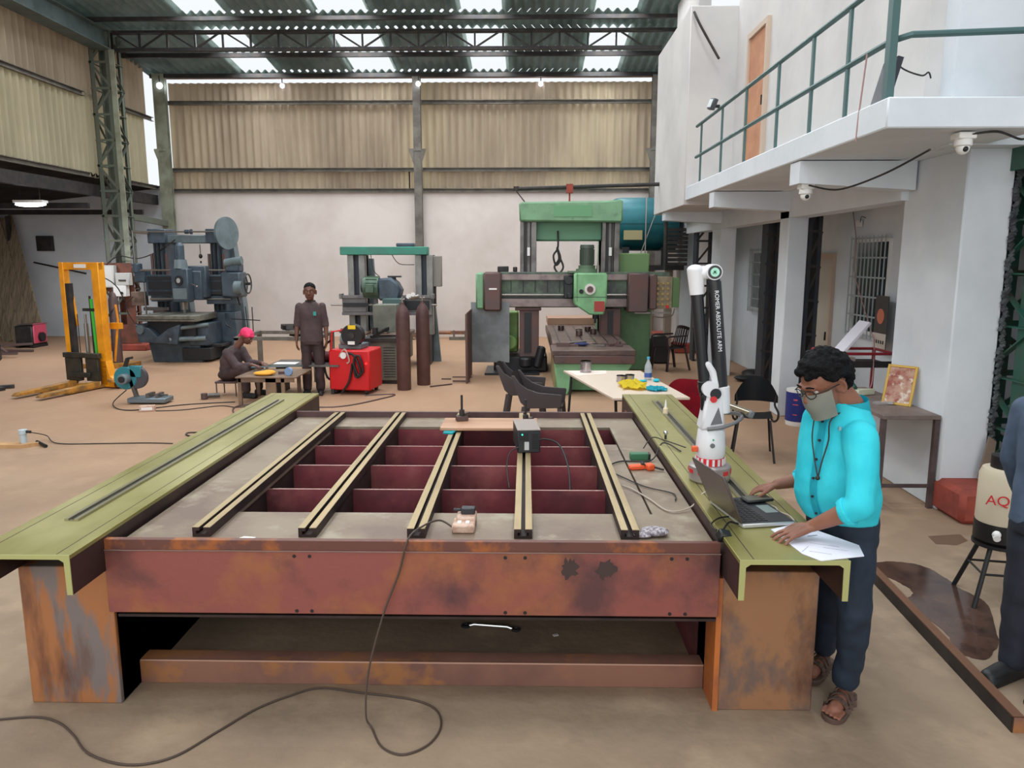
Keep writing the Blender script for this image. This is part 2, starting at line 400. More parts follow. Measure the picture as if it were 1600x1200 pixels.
# windows and door of the ground floor recess
M_glass = mat('dark_window_glass', (38, 52, 60), .15, spec=.6)
M_bar = mat('window_bars', (176, 184, 186), .5, .3)
nwin = [0]
def window(y0, y1, z0, z1, x=4.3):
    nwin[0] += 1
    o = struct('window_%d' % nwin[0], MB().box(x-.03, x+.01, y0-.04, y0, z0-.04, z1+.04).box(x-.03, x+.01, y1, y1+.04, z0-.04, z1+.04).box(x-.03, x+.01, y0, y1, z1, z1+.04).box(x-.03, x+.01, y0, y1, z0-.04, z0), M_white)
    struct('pane', MB().box(x-.006, x, y0, y1, z0, z1), M_glass, parent=o)
    mb = MB(); n = 9
    for i in range(n+1): y = y0-.02+(y1-y0+.04)*i/n; mb.box(x-.085, x-.073, y-.006, y+.006, z0-.08, z1+.08)
    for i in range(6): z = z0-.05+(z1-z0+.1)*i/5; mb.box(x-.073, x-.065, y0-.05, y1+.05, z-.01, z+.01)
    struct('security_bars', mb, M_bar, parent=o)
window(9.12, 10.02, 1.2, 2.3); window(13.75, 14.5, 1.2, 2.2); window(15.9, 16.4, 1.2, 2.2)
def door(i, x, y0, y1, z0, z1, m):
    o = struct('door_%d' % i, MB().box(x-.05, x+.01, y0-.07, y0, z0, z1+.07).box(x-.05, x+.01, y1, y1+.07, z0, z1+.07).box(x-.05, x+.01, y0, y1, z1, z1+.07), mat('door_frame', (196, 176, 158), .6))
    struct('door_leaf', MB().box(x-.02, x-.004, y0, y1, z0, z1), m, parent=o)
    struct('door_handle', MB().box(x-.05, x-.02, y0+.05, y0+.07, z0+.95, z0+1.07), M_dark, parent=o)
door(1, 4.3, 10.75, 11.5, 0.0, 2.1, mat('cream_door', (190, 184, 172), .6))
door(2, 3.08, 10.25, 11.0, 3.12, 5.05, mat('brown_door', (196, 140, 104), .6, col2=(176, 122, 90), scale=3))
# dark steel columns built into the white pillars
for i, (x0, x1, y0, y1, l) in enumerate([(3.68, 3.86, 10.1, 10.4, 'dark steel column built in behind the nearest white pillar'),
                                      (3.72, 3.9, 11.9, 12.2, 'dark lattice post standing left of the nearest white pillar'),
                                      (3.45, 3.8, 15.6, 15.9, 'dark lattice post between the far white pillars')]):
    t = Thing('steel_post', l, 'column', ((x0+x1)/2, (y0+y1)/2, 0), world=True)
    t.p('shaft', MB().box(x0, x0+.05, y0, y1, 0, 2.9).box(x1-.05, x1, y0, y1, 0, 2.9), mat('blue_black_steel', (42, 50, 62), .6, .2, col2=(58, 56, 58), scale=6))
    mb = MB()
    for k in range(6): mb.bar((x0, y0+.02, .2+k*.45), (x1, y0+.02, .2+k*.45), .01, .04).bar((x0, y0+.02, .2+k*.45), (x1, y0+.02, .65+k*.45), .01, .04)
    t.p('lacing', mb, M_dark)
# big green lattice column at the right edge
gc = lattice('lattice_column', 'big green painted lattice column at the right edge beside the white pier', 3.9, 4.5, 5.85, 6.45, 9, M_green, zs=.42, lw=.1)
gc.p('face_plate', MB().box(3.86, 4.0, 5.8, 5.82, 0.3, 9), M_green)
gc.p('cap_plate', MB().box(3.8, 4.6, 5.75, 6.5, 2.78, 3.1), M_green)
mb = MB()
random.seed(3)
for k in range(90):
    z = .4+k*.027; mb.cbox((3.855+random.uniform(-.015, .015), 6.17, z), (.02+random.uniform(0, .025), .03, .035), rot=(random.random(), random.random(), random.random()))
wsingle('broken_plaster_edge', mb, mat('raw_mortar', (84, 90, 92), .95, col2=(52, 56, 60), scale=14), 'ragged grey mortar edge between the white pier and the green column', 'plaster')
# balcony railing
rl = Thing('balcony_railing', 'green pipe railing along the edge of the white balcony', 'railing', (FX+.06, 5.4, 3.12), world=True)
rx = FX+.06
rl.p('top_rail', MB().tube([(rx, 11.4, 3.98), (rx, 4.0+1.45, 3.98)], .022), M_rail)
rl.p('mid_rail', MB().tube([(rx, 11.4, 3.55), (rx, 5.7, 3.55), (rx+.02, 5.5, 3.56), (rx+.12, 5.42, 3.58), (3.85, 5.42, 3.62)], .022), M_rail)
for y in (11.1, 9.95, 8.9, 7.8, 6.9, 6.15): rl.p('post', MB().box(rx-.01, rx+.01, y-.022, y+.022, 3.16, 3.97), M_rail)
rl.p('post', MB().box(rx-.02, rx+.03, 5.42, 5.49, 3.16, 4.9), M_rail)
# ================================================================ the big steel machine bed in the foreground
M_maroon = mat('primer_maroon', (144, 70, 78), .42, .2, col2=(104, 58, 64), scale=2.2, amt=(.42, .62), col3=(166, 98, 96), scale3=3, amt3=(.52, .7), bump=.05, bscale=30)
M_front = mat('heat_rust_plate', (146, 86, 80), .38, .3, col2=(162, 104, 72), scale=2.6, amt=(.48, .62), col3=(96, 66, 68), scale3=2.2, amt3=(.52, .66), bump=.06, bscale=40, detail=12)
M_rust = mat('orange_rust_plate', (166, 110, 70), .5, .15, col2=(124, 114, 112), scale=2.6, amt=(.5, .56), col3=(96, 62, 50), scale3=2.6, amt3=(.5, .66), stretch=(2.2, 1, .5), bump=.06, bscale=40, detail=12)
M_rustR = mat('streaky_rust_plate', (152, 110, 78), .5, .15, col2=(112, 92, 84), scale=5, amt=(.46, .6), col3=(80, 52, 44), scale3=1.8, amt3=(.52, .66), stretch=(1.3, 1, .8), bump=.06, bscale=40, detail=12)
M_plate = mat('worn_top_plate', (142, 128, 110), .5, .35, col2=(118, 100, 88), scale=3, amt=(.42, .66), col3=(166, 156, 136), scale3=5, amt3=(.56, .72), bump=.05, bscale=40, detail=12)
M_lip = mat('lip_bar', (104, 66, 58), .5, .2, col2=(158, 92, 48), scale=3.5, amt=(.52, .6), col3=(74, 50, 52), scale3=3)
M_bar5 = mat('machined_bar', (178, 158, 118), .38, .55, col2=(160, 140, 104), scale=8, stretch=(1, .15, 1))
M_olive = mat('olive_machined', (158, 152, 96), .34, .5, col2=(138, 134, 74), scale=2.5, col3=(176, 170, 118), scale3=1.5, amt3=(.5, .65), stretch=(1, .5, 1))
M_olived = mat('olive_end_face', (176, 178, 120), .45, .3)
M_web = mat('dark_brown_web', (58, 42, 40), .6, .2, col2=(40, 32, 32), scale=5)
M_lower = mat('lower_beam_rust', (140, 100, 84), .5, .2, col2=(118, 84, 76), scale=2.5, col3=(158, 108, 70), scale3=3)
bed = Thing('machine_bed', 'long rust coloured steel machine bed with olive green side channels in the foreground', 'machine bed', (-.51, 3.28, 0), world=True)
ZP, ZT = .79, .838
bed.p('pedestal', MB().box(-2.36, -1.925, 3.28, 6.6, 0, .69), M_rust, bevel=.004, label='orange rust pedestal under the left channel')
bed.p('pedestal', MB().box(.905, 1.345, 3.28, 6.6, 0, .69), M_rustR, bevel=.004, label='streaky brown rust pedestal under the right channel')
bed.p('pedestal_edge', MB().box(.88, .905, 3.27, 3.6, 0, .66), mat('bright_orange_rust', (182, 104, 44), .6, col2=(150, 84, 50), scale=5), label='bright orange edge plate')
fb = bed.p('front_beam', MB().box(-1.925, .88, 3.24, 3.27, .485, ZP), M_front, bevel=.003, label='maroon and orange front beam plate')
mb = MB()
for x in (-1.05, -.98, -.09, .0, .66, .73):
    for z in (.765, .5): mb.cyl((x, 3.2395, z), (x, 3.2385, z), .0085, seg=12)
bed.p('bolt_hole', mb, M_black)
random.seed(11)
def splotch(cx, cz, rx, rz, n=26, y=3.239):
    pts = [(cx+rx*(.55+.45*random.random())*math.cos(2*PI*k/n), cz+rz*(.5+.5*random.random())*math.sin(2*PI*k/n)) for k in range(n)]
    return MB().prism(pts, .0006, off=y)
M_burn = mat('torch_burn', (62, 46, 44), .7)
bed.p('torch_burn', splotch(.2, .715, .05, .06), M_burn); bed.p('torch_burn', splotch(.365, .715, .055, .06), M_burn)
bed.p('weld_seam', MB().tube([(-1.92+i*.05, 3.238, ZP-.002+random.uniform(-.001, .001)) for i in range(57)], .003, 6), mat('weld_bead', (128, 104, 96), .5, .4))
bed.p('lip_bar', MB().box(-1.924, .879, 3.243, 3.275, ZP-.001, ZT), M_lip, bevel=.002)
bed.p('lip_bar', MB().box(-1.92, .9, 6.16, 6.19, ZP-.2, ZT), mat('lip_far', (96, 72, 72), .5, .3, col2=(78, 58, 60), scale=4), bevel=.002)
# top plate with the long opening
OX0, OX1, OY0, OY1 = -1.62, .66, 3.77, 5.81
bed.p('top_plate', MB().box(-1.9, .88, 3.275, OY0, ZP-.02, ZP).box(-1.9, .88, OY1, 6.16, ZP-.02, ZP).box(-1.9, OX0, OY0, OY1, ZP-.02, ZP).box(OX1, .88, OY0, OY1, ZP-.02, ZP), M_plate)
bed.p('cover_strip', MB().box(OX0+.03, -1.503, OY0, OY1-.16, ZP-.02, ZP-.001), M_plate); bed.p('cover_strip', MB().box(.5, OX1-.012, OY0, OY1-.55, ZP-.02, ZP-.001), M_plate)
for y in (4.235, 4.75, 5.265): bed.p('cross_rib', MB().box(-1.7, .76, y-.008, y+.008, .46, ZP-.021), M_maroon)
bed.p('cross_rib', MB().box(-1.7, .76, OY1, OY1+.016, .46, ZP-.021), M_maroon)
bed.p('cross_rib', MB().box(-1.7, .76, OY0-.016, OY0, .46, ZP-.021), M_maroon)
bed.p('rib_edge', MB().box(-1.48, .6, 4.228, 4.242, ZP-.021, ZP-.019).box(-1.48, .6, 4.743, 4.757, ZP-.021, ZP-.019).box(-1.48, .6, 5.258, 5.272, ZP-.021, ZP-.019), mat('bare_edge', (176, 140, 134), .5, .4))
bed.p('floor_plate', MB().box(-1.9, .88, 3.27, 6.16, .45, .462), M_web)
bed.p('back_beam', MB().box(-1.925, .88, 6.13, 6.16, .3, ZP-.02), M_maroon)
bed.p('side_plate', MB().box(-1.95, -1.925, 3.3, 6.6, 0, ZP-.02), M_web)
bed.p('side_plate', MB().box(.88, .9, 3.45, 6.6, 0, ZP-.02), M_maroon)
BARX = [-1.545, -1.037, -.518, -.01, .495]
for x in BARX:
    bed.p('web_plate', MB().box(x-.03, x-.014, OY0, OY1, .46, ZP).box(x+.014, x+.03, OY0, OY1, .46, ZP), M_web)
    w, g = .043, .01
    t = bed.p('t_slot_bar', MB().prism([(x-w, ZP), (x+w, ZP), (x+w, ZT-.002), (x+g, ZT-.002), (x+g, ZT-.018), (x+.026, ZT-.018), (x+.026, ZT-.034), (x-.026, ZT-.034), (x-.026, ZT-.018), (x-g, ZT-.018), (x-g, ZT-.002), (x-w, ZT-.002)], 2.73, off=3.41), M_web, label='dark sided T-slot bar')
    bed.p('machined_face', MB().box(x-w, x-g, 3.41, 6.14, ZT-.002, ZT).box(x+g, x+w, 3.41, 6.14, ZT-.002, ZT), M_bar5, parent=t, label='bright machined running face')
# side channels
for s, x0, x1 in ((-1, -2.365, -1.92), (1, .89, 1.345)):
    y0, y1 = 2.985, 6.87
    c = bed.p('side_channel', MB().box(x0, x0+.022, y0+.002, y1, .69, .848).box(x1-.022, x1, y0+.002, y1, .69, .848), mat('channel_flange', (66, 46, 44), .5, .3, col2=(44, 34, 34), scale=4), label='dark side flanges of the channel')
    bed.p('channel_top', MB().box(x0, x1, y0, y1, .847, .867), M_olive, parent=c, bevel=.002, label='olive green machined top face')
    bed.p('channel_end', MB().prism([(x0, .69), (x0+.024, .69), (x0+.026, .835), (x0+.045, .848), (x1-.045, .848), (x1-.026, .835), (x1-.024, .69), (x1, .69), (x1, .868), (x0, .868)], .004, off=y0-.003), M_olived, parent=c, label='pale olive end face')
    gr = [x0+.055, x1-.06] if s < 0 else [x0+.06, x1-.055]
    bed.p('scribed_groove', MB().box(gr[0]-.002, gr[0]+.002, y0+.01, y1-.01, .867, .8675).box(gr[1]-.002, gr[1]+.002, y0+.01, y1-.01, .867, .8675), M_web, parent=c)
    xs = -2.16 if s < 0 else 1.135
    bed.p('guide_strip', MB().box(xs-.034, xs-.014, 3.4, 6.5, .867, .879).box(xs+.014, xs+.034, 3.4, 6.5, .867, .879).box(xs-.014, xs+.014, 3.4, 6.5, .867, .869), mat('guide_steel', (150, 146, 120), .3, .7), parent=c, label='narrow raised guide strip')
    bed.p('guide_slot', MB().box(xs-.012, xs+.012, 3.42, 6.48, .869, .8705), M_black, parent=c)
bed.p('lower_beam', MB().prism([(3.46, 0), (3.56, 0), (3.56, .125), (3.47, .125), (3.46, .12)], 2.83, axis='x', off=-1.925), M_lower, bevel=.003, label='pale brown lower cross beam')
bed.p('lower_beam_edge', MB().box(-1.92, .9, 3.459, 3.463, .119, .126), mat('bare_edge2', (196, 158, 140), .5, .4))
# ---------------------------------------------------------------- things lying on the bed
def cable(name, pts, r, m, label, cat='cable', sm=8, group=None):
    return wsingle(name, MB().tube(pts, r, 6, smooth=sm), m, label, cat, group)
# wooden-looking clamped board
M_board = mat('board', (190, 148, 118), .55, col2=(170, 128, 100), scale=3, stretch=(.4, 2, 1))
wsingle('clamped_board', MB().box(-.63, .09, 5.42, 5.78, ZT+.012, ZT+.032), M_board, 'tan rectangular plate clamped across the third and fourth bars', 'plate', bevel=.002)
wsingle('blue_cloth', MB().prism([(-.6, 5.36), (-.53, 5.35), (-.5, 5.5), (-.6, 5.5)], .01, axis='z', off=ZT+.001), mat('teal_rag', (0, 150, 160), .8), 'small teal rag under the left end of the tan plate', 'rag')
for x, y, s in ((-.49, 5.68, 'left'), (-.0, 5.5, 'right')):
    c = Thing('step_clamp', 'steel bolt and nut clamp holding the %s end of the tan plate' % s, 'clamp', (x, y, ZT+.032))
    c.p('clamp_block', MB().cbox((0, .0, .02), (.09, .06, .04), rot=(0, 0, .3)).cbox((.03, .03, .05), (.06, .04, .02), rot=(0, 0, .9)), mat('clamp_steel', (104, 84, 80), .5, .5, col2=(74, 62, 60), scale=10), bevel=.004)
    c.p('stud', MB().cyl((0, 0, .03), (0, 0, .2), .009, seg=10), M_dark)
    c.p('nut', MB().cyl((0, 0, .04), (0, 0, .085), .022, seg=6), M_dark); c.p('washer', MB().cyl((0, 0, .035), (0, 0, .041), .03, seg=16), M_dark)
# power supply box on bar 4
ps = Thing('power_supply', 'black power supply box with pale lid standing on the fourth bar', 'power supply', (.005, 5.0, ZT), rz=math.radians(6))
M_psd = mat('psu_black', (40, 42, 46), .5)
ps.p('case', MB().box(-.075, .075, -.17, .17, .0, .15), M_psd, bevel=.006)
ps.p('lid', MB().box(-.076, .076, -.17, .17, .15, .155), mat('psu_grey', (150, 138, 132), .5), label='pale grey lid')
mb = MB()
for i in range(7): mb.box(.02+.0, .062, -.1745, -.17, .03+i*.015, .036+i*.015)
ps.p('vent', mb, M_black); ps.p('socket', MB().box(-.06, -.01, -.176, -.17, .085, .135), M_black)
ps.p('rating_label', MB().box(-.03, .0, -.1722, -.17, .02, .075), mat('psu_label', (196, 198, 200), .6)); ps.p('indicator', MB().cyl((-.045, -.176, .125), (-.045, -.179, .125), .006), mat('teal_led', (60, 220, 190), .4, emit=1.))
cable('black_cable', [(.05, 4.84, .9), (.12, 4.84, .93), (.22, 4.8, .9), (.27, 4.6, .8), (.27, 4.4, .66), (.24, 4.38, .6)], .006, M_black, 'black cable looping from the power supply into the open pit of the bed')
cable('black_cable', [(-.04, 4.82, .88), (-.1, 4.8, .85), (-.12, 4.7, .78), (-.1, 4.5, .7)], .004, M_black, 'thin black cable hanging left of the power supply')
# switch box (extension board)
M_cream = mat('cream_worn', (206, 178, 160), .6, col2=(176, 140, 122), scale=20)
sb = Thing('extension_board', 'worn cream extension socket board on the top plate between the third and fourth bars', 'extension board', (-.3, 3.53, ZP))
sb.p('case', MB().box(-.055, .055, -.06, .06, 0, .04).box(-.04, .055, .01, .13, 0, .055), M_cream, bevel=.006)
sb.p('plug', MB().box(-.02, .05, .06, .11, .055, .085).cyl((-.02, .09, .07), (-.06, .09, .07), .008), M_psd, bevel=.004)
sb.p('switch', MB().box(-.03, -.012, -.03, .0, .04, .046).box(.01, .028, -.03, .0, .04, .046), M_white)
M_wire = mat('brown_wire', (72, 58, 50), .6)
pts = [(-.35, 3.5, ZP+.02), (-.42, 3.52, ZP+.05), (-.49, 3.4, ZP+.06), (-.53, 3.24, ZT+.01), (-.57, 3.22, .7), (-.645, 3.2, .5), (-.71, 3.16, .25), (-.72, 3.12, .06), (-.69, 3.1, .007), (-.62, 2.97, .006), (-.52, 2.92, .006), (-.42, 2.99, .006), (-.38, 3.12, .006), (-.42, 3.25, .006), (-.55, 3.33, .006), (-.8, 3.38, .006), (-1.1, 3.22, .006), (-1.35, 2.98, .006)]
q = [atz(400, 1110), atz(340, 1145), atz(270, 1185), atz(200, 1197), atz(140, 1180), atz(115, 1150), atz(90, 1130), atz(50, 1122), atz(-40, 1130)]
cable('power_wire', pts[:-2]+[(v.x, v.y, .006) for v in [atz(500, 1077), atz(450, 1090)]+q], .005, M_wire, 'long thin brown wire hanging over the front beam and snaking across the floor')
wsingle('steel_wool', MB().ball((.62, 3.47, ZP+.02), (.07, .05, .02), 12).ball((.56, 3.44, ZP+.012), (.05, .03, .012), 10), mat('wire_wool', (206, 200, 208), .8, col2=(120, 110, 120), scale=60, bump=1, bscale=90), 'crumpled white and grey rag near the right front corner of the bed', 'rag')
wsingle('paper_scrap', MB().prism([(-1.37, 3.37), (-1.3, 3.36), (-1.28, 3.4), (-1.34, 3.41)], .002, axis='z', off=ZP+.002), M_white, 'small white paper scrap beside the front end of the first bar', 'paper')
g = Thing('green_box', 'small green electronic box on the right top plate', 'box', (.75, 4.86, ZP))
g.p('case', MB().box(-.06, .06, -.03, .03, 0, .045), mat('green_plastic', (52, 110, 78), .5), bevel=.005); g.p('end_cap', MB().box(.058, .072, -.028, .028, .004, .042), M_black)
g = Thing('orange_clips', 'orange spring clips lying on the right top plate', 'clip', (.72, 4.62, ZP))
M_or = mat('orange_plastic', (226, 92, 48), .5)
g.p('jaw', MB().cbox((-.02, 0, .015), (.1, .05, .03), rot=(0, 0, .2)), M_or, bevel=.008); g.p('jaw', MB().cbox((.06, -.01, .02), (.05, .06, .04), rot=(0, 0, .3)), M_or, bevel=.008)
g.p('spring', MB().cyl((.02, -.01, .03), (.02, .03, .03), .012), M_dark); g.p('handle', MB().bar((.08, -.01, .02), (.14, -.05, .012), .012, .01), M_dark)
M_gw = mat('grey_wire', (176, 164, 150), .6)
cable('grey_wire', [(.5, 4.62, ZP+.01), (.62, 4.78, ZP+.008), (.82, 4.8, ZP+.01), (.92, 4.95, .88), (1.0, 4.75, .875)], .005, M_dark, 'dark wire from the orange clips over the right channel')
cable('grey_wire', [(.5, 4.3, ZP+.008), (.6, 4.2, ZP+.008), (.68, 4.0, ZP+.008), (.75, 3.8, ZP+.008), (.87, 3.83, ZP+.02), (.95, 3.88, .875), (1.02, 3.86, .875)], .0045, M_gw, 'pale grey wire crossing the right top plate to the laptop')
cable('black_wire', [(.52, 4.55, ZP+.008), (.66, 4.28, ZP+.008), (.72, 4.2, ZP+.008), (.83, 4.1, ZP+.008), (.82, 3.98, ZP+.008)], .004, M_dark, 'dark wire curling beside the long slot of the right top plate')
cable('black_wire', [(.8, 5.0, ZP+.04), (.87, 5.08, .885), (.95, 5.05, .874), (1.03, 4.75, .9)], .004, M_dark, 'thin dark wire between the green box and the measuring arm')
b = Thing('charger_lump', 'black cable knot and adapter hanging on the front corner of the right channel', 'adapter', (.9, 3.3, .85))
b.p('adapter', MB().cbox((0, -.02, .01), (.06, .05, .05), rot=(.4, .3, .2)), M_black, bevel=.008)
b.p('cord', MB().tube([(0, 0, .03), (.05, .08, .04), (.1, .1, .025), (.2, .14, .02), (.3, .12, .02)], .005, 6, smooth=5), M_black)
b.p('cord', MB().tube([(-.03, 0, .03), (-.04, .06, .035), (.02, .16, .03), (.08, .2, .025)], .004, 6, smooth=5), M_black)
for x, y, l in ((.97, 5.12, 'small steel ball pin standing on the right channel left of the measuring arm'), (1.19, 4.92, 'small steel ball pin standing on the right channel right of the measuring arm')):
    k = Thing('ball_pin', l, 'pin', (x, y, .867)); k.p('stem', MB().cyl((0, 0, 0), (0, 0, .03), .008), M_dark); k.p('ball', MB().ball((0, 0, .042), .016), mat('chrome', (200, 200, 204), .15, 1.))
k = Thing('glue_bottle', 'small white nozzle bottle standing on the far right channel', 'bottle', (1.12, 5.95, .867))
k.p('body', MB().lathe([(0, 0), (.02, 0), (.021, .05), (.012, .06), (.011, .065)]), mat('cream_plastic', (226, 210, 180), .5)); k.p('nozzle', MB().lathe([(.01, .063), (.009, .08), (.003, .12), (0, .12)]), M_white)
# wrench on the floor under the bed
wv0, wv1 = atz(728, 980), atz(806, 986)
wr = Thing('ring_spanner', 'chrome ring spanner lying on the floor under the bed', 'spanner', (wv0.x, wv0.y, 0), math.atan2(wv1.y-wv0.y, wv1.x-wv0.x))
Lw = (wv1-wv0).length
wr.p('shank', MB().tube([(.02, 0, .012), (.05, 0, .022), (Lw-.05, 0, .022), (Lw-.02, 0, .012)], .008, 8), mat('bright_chrome', (210, 214, 216), .25, .9))
for x in (0, Lw): wr.p('ring_end', MB().tube([(x+.02*math.cos(a*PI/8), .02*math.sin(a*PI/8), .01) for a in range(17)], .008, 8), M_dark)
wsingle('paper_scrap', MB().cbox((atz(868, 993).x, atz(868, 993).y, .003), (.03, .02, .004), rot=(0, 0, .4)), M_white, 'tiny white scrap on the floor under the bed right of the spanner', 'paper')
# ---------------------------------------------------------------- measuring arm
AX, AY, AZ = 1.035, 4.13, .867
arm = Thing('measuring_arm', 'white and black jointed measuring arm standing on a round base on the right channel', 'measuring arm', (AX, AY, AZ))
M_aw = mat('arm_white', (228, 228, 232), .35); M_ab = mat('arm_carbon', (30, 31, 36), .35); M_ag = mat('arm_grey', (110, 110, 114), .4)
M_red2 = mat('signal_red', (206, 40, 50), .4)
arm.p('base_ring', MB().lathe([(.0, 0), (.1, 0), (.112, .012), (.115, .045), (.115, .09), (.105, .1), (0, .1)], seg=36), mat('base_steel', (168, 160, 160), .35, .5), label='grey round magnetic base')
for k in range(10):
    a = 2*PI*k/10+.3; arm.p('red_marking', MB().cbox((.1155*math.cos(a), .1155*math.sin(a), .065), (.004, .035, .022), rot=(0, 0, a)), M_red2, label='red mark on the round base')
arm.p('collar', MB().lathe([(.075, .1), (.078, .1), (.078, .14), (0, .14)], seg=30), M_red2)
mb = MB()
for k in range(16):
    a = 2*PI*k/16; mb.cbox((.08*math.cos(a), .08*math.sin(a), .12), (.008, .012, .036), rot=(0, 0, a))
arm.p('bolt_ring', mb, M_aw)
arm.p('lower_body', MB().lathe([(0, .14), (.074, .14), (.08, .16), (.082, .2), (.074, .29), (.07, .3), (0, .3)], seg=32), M_aw, label='white lower housing')
arm.p('connector', MB().cbox((-.095, -.03, .19), (.032, .03, .03)), M_or, bevel=.004)
arm.p('button', MB().cyl((-.01, -.08, .22), (-.01, -.086, .22), .013), M_ag); arm.p('indicator', MB().cyl((-.006, -.078, .252), (-.006, -.082, .252), .005), mat('green_dot', (40, 170, 110), .4))
arm.p('shoulder_housing', MB().prism([(-.075, .3), (.07, .3), (.055, .38), (.04, .5), (-.045, .5), (-.06, .38)], .11, off=-.055), M_aw, bevel=.012)
arm.p('side_badge', MB().prism([(-.02, .33), (.045, .34), (.02, .43)], .003, off=-.059), M_ag)
arm.p('pivot', MB().cyl((-.03, -.06, .53), (-.03, .06, .53), .042, seg=24), M_aw); arm.p('pivot_cap', MB().cyl((.0, -.065, .505), (.0, .065, .505), .03, seg=24), M_ab)
arm.p('red_ring', MB().cyl((-.01, -.068, .475), (-.01, -.02, .475), .018), M_red2)
arm.p('handle_loop', MB().tube([(-.04, -.07, .31), (.04, -.085, .325), (.12, -.06, .35), (.16, -.02, .37), (.14, .02, .38), (.04, .05, .38)], .011, 8, smooth=5), M_ag)
arm.p('counter_rod', MB().cyl((.05, 0, .45), (.2, -.04, .40), .012).cyl((.05, .03, .44), (.2, -.01, .385), .01), mat('rod_steel', (196, 186, 172), .2, .9))
arm.p('counter_rod_cap', MB().cbox((.2, -.03, .39), (.03, .07, .04), rot=(0, .3, 0)), M_ag, bevel=.006)
# fork, upper and lower tubes
el = aty(1113, 425, AY)-Vector((AX, AY, AZ)); e2 = aty(1089, 425, AY)-Vector((AX, AY, AZ))
AO = Vector((AX, AY, AZ))
def apx(px, py):
    v = aty(px, py, AY)-AO; return (v.x, v.z)
arm.p('fork', MB().prism([apx(1098, 566), apx(1107, 563), apx(1118, 580), apx(1123, 600), apx(1122, 655), apx(1098, 655), apx(1097, 642), apx(1110, 622), apx(1112, 600), apx(1106, 580)], .075, off=-.0375), M_aw, bevel=.01)
LT = apx(1127, 628)
arm.p('lower_tube', MB().cyl((LT[0], 0, LT[1]), (el.x+.012, 0, el.z-.05), .04, .037, seg=24), M_ab, label='black carbon tube with white lettering')
arm.p('lower_tube_shoe', MB().cyl((LT[0]+.006, 0, LT[1]-.06), (LT[0]-.002, 0, LT[1]+.09), .046, .043, seg=20).cbox((LT[0]-.04, 0, LT[1]-.035), (.1, .06, .05)), M_aw, bevel=.004)
arm.p('elbow', MB().cyl((el.x, -.055, el.z), (el.x, .05, el.z), .042, seg=28).cyl((el.x, 0, el.z), (e2.x-.01, 0, e2.z-.01), .035, .04), M_aw)
arm.p('elbow_cap', MB().cyl((el.x, -.06, el.z), (el.x, -.056, el.z), .036, seg=28), M_ab); arm.p('elbow_badge', MB().cyl((el.x, -.062, el.z), (el.x, -.06, el.z), .024, seg=24), mat('badge_mint', (170, 226, 204), .4)); 
arm.p('elbow_mark', MB().cbox((el.x, -.063, el.z), (.02, .002, .006), rot=(0, .8, 0)).cbox((el.x-.003, -.063, el.z), (.006, .002, .022), rot=(0, .8, 0)), mat('mark_green', (20, 120, 90), .4))
arm.p('elbow_collar', MB().cyl((el.x+.006, 0, el.z-.04), (el.x+.009, 0, el.z-.065), .037), M_ab)
b0 = Vector((e2.x+.005, 0, e2.z-.12)); b1 = Vector(aty(1100, 595, AY)-Vector((AX, AY, AZ))); b1.y = 0
arm.p('forearm_joint', MB().cyl((e2.x-.008, 0, e2.z+.01), b0, .046, .038, seg=24).ball((e2.x-.008, 0, e2.z+.01), (.046, .046, .03), 18), M_aw)
arm.p('forearm_tube', MB().cyl(b0, b1, .034, .03, seg=24), M_ab, label='black carbon forearm tube')
b2 = aty(1103, 640, AY)-Vector((AX, AY, AZ)); b2.y = 0; b3 = aty(1104, 668, AY)-Vector((AX, AY, AZ)); b3.y = 0
b1b = b1+(b2-b1)*.4
arm.p('wrist_head', MB().cyl(b1, b1b, .036, .034).cyl(b1b, b2, .024, .03).cyl(b1b+Vector((-.0, -.045, -.02)), b1b+Vector((0, .045, -.02)), .02), M_ab, bevel=.003)
arm.p('probe', MB().cyl(b2, b3, .02, .005), M_ag)
d = Vector((el.x+.012, 0, el.z-.05))-Vector((LT[0], 0, LT[1])); mid = Vector((LT[0], 0, LT[1]))+d*.68
ang = math.atan2(d.z, d.x)
Mt = Matrix.Translation(mid+Vector((.0, -.0395, 0))) @ Matrix.Rotation(-(ang-PI), 4, 'Y') @ Matrix.Rotation(PI/2, 4, 'X')
text_part('ROMER ABSOLUTE ARM', .031, Mt, M_aw, arm.o)
# ---------------------------------------------------------------- laptop, phone, paper
lp = Thing('laptop', 'open silver and black laptop on the right channel seen from behind its screen', 'laptop', (1.10, 3.56, .868), math.radians(100))
lp.p('base', MB().box(-.19, .19, -.13, .13, .0, .022), mat('laptop_silver', (190, 190, 192), .4, .4), bevel=.006)
mb = MB()
for i in range(13):
    for j in range(5): mb.box(-.165+i*.0255, -.144+i*.0255, .1-j*.026, .121-j*.026, .023, .026)
lp.p('key', mb, M_black)
lp.p('deck', MB().box(-.185, .185, -.125, .125, .022, .0235), mat('laptop_deck', (38, 42, 48), .4))
lp.p('touchpad', MB().box(-.06, .05, -.115, -.05, .0235, .0245), mat('touchpad', (120, 134, 132), .4))
sc = lp.p('screen', MB().cbox((0, 0, .125), (.37, .012, .25), Matrix.Translation((0, .13, .02)) @ Matrix.Rotation(math.radians(-24), 4, 'X')), mat('lid_grey', (96, 84, 84), .35, .4), bevel=.005, label='grey lid tilted back')
lp.p('display', MB().cbox((0, -.0065, .128), (.345, .001, .22), Matrix.Translation((0, .13, .02)) @ Matrix.Rotation(math.radians(-24), 4, 'X')), M_black, parent=sc)
lp.p('port_cable', MB().tube([(-.12, -.14, .01), (-.13, -.16, .0), (-.06, -.17, .004), (.0, -.15, .004), (.06, -.165, .004), (.1, -.14, .012)], .004, 6, smooth=5), M_gw)
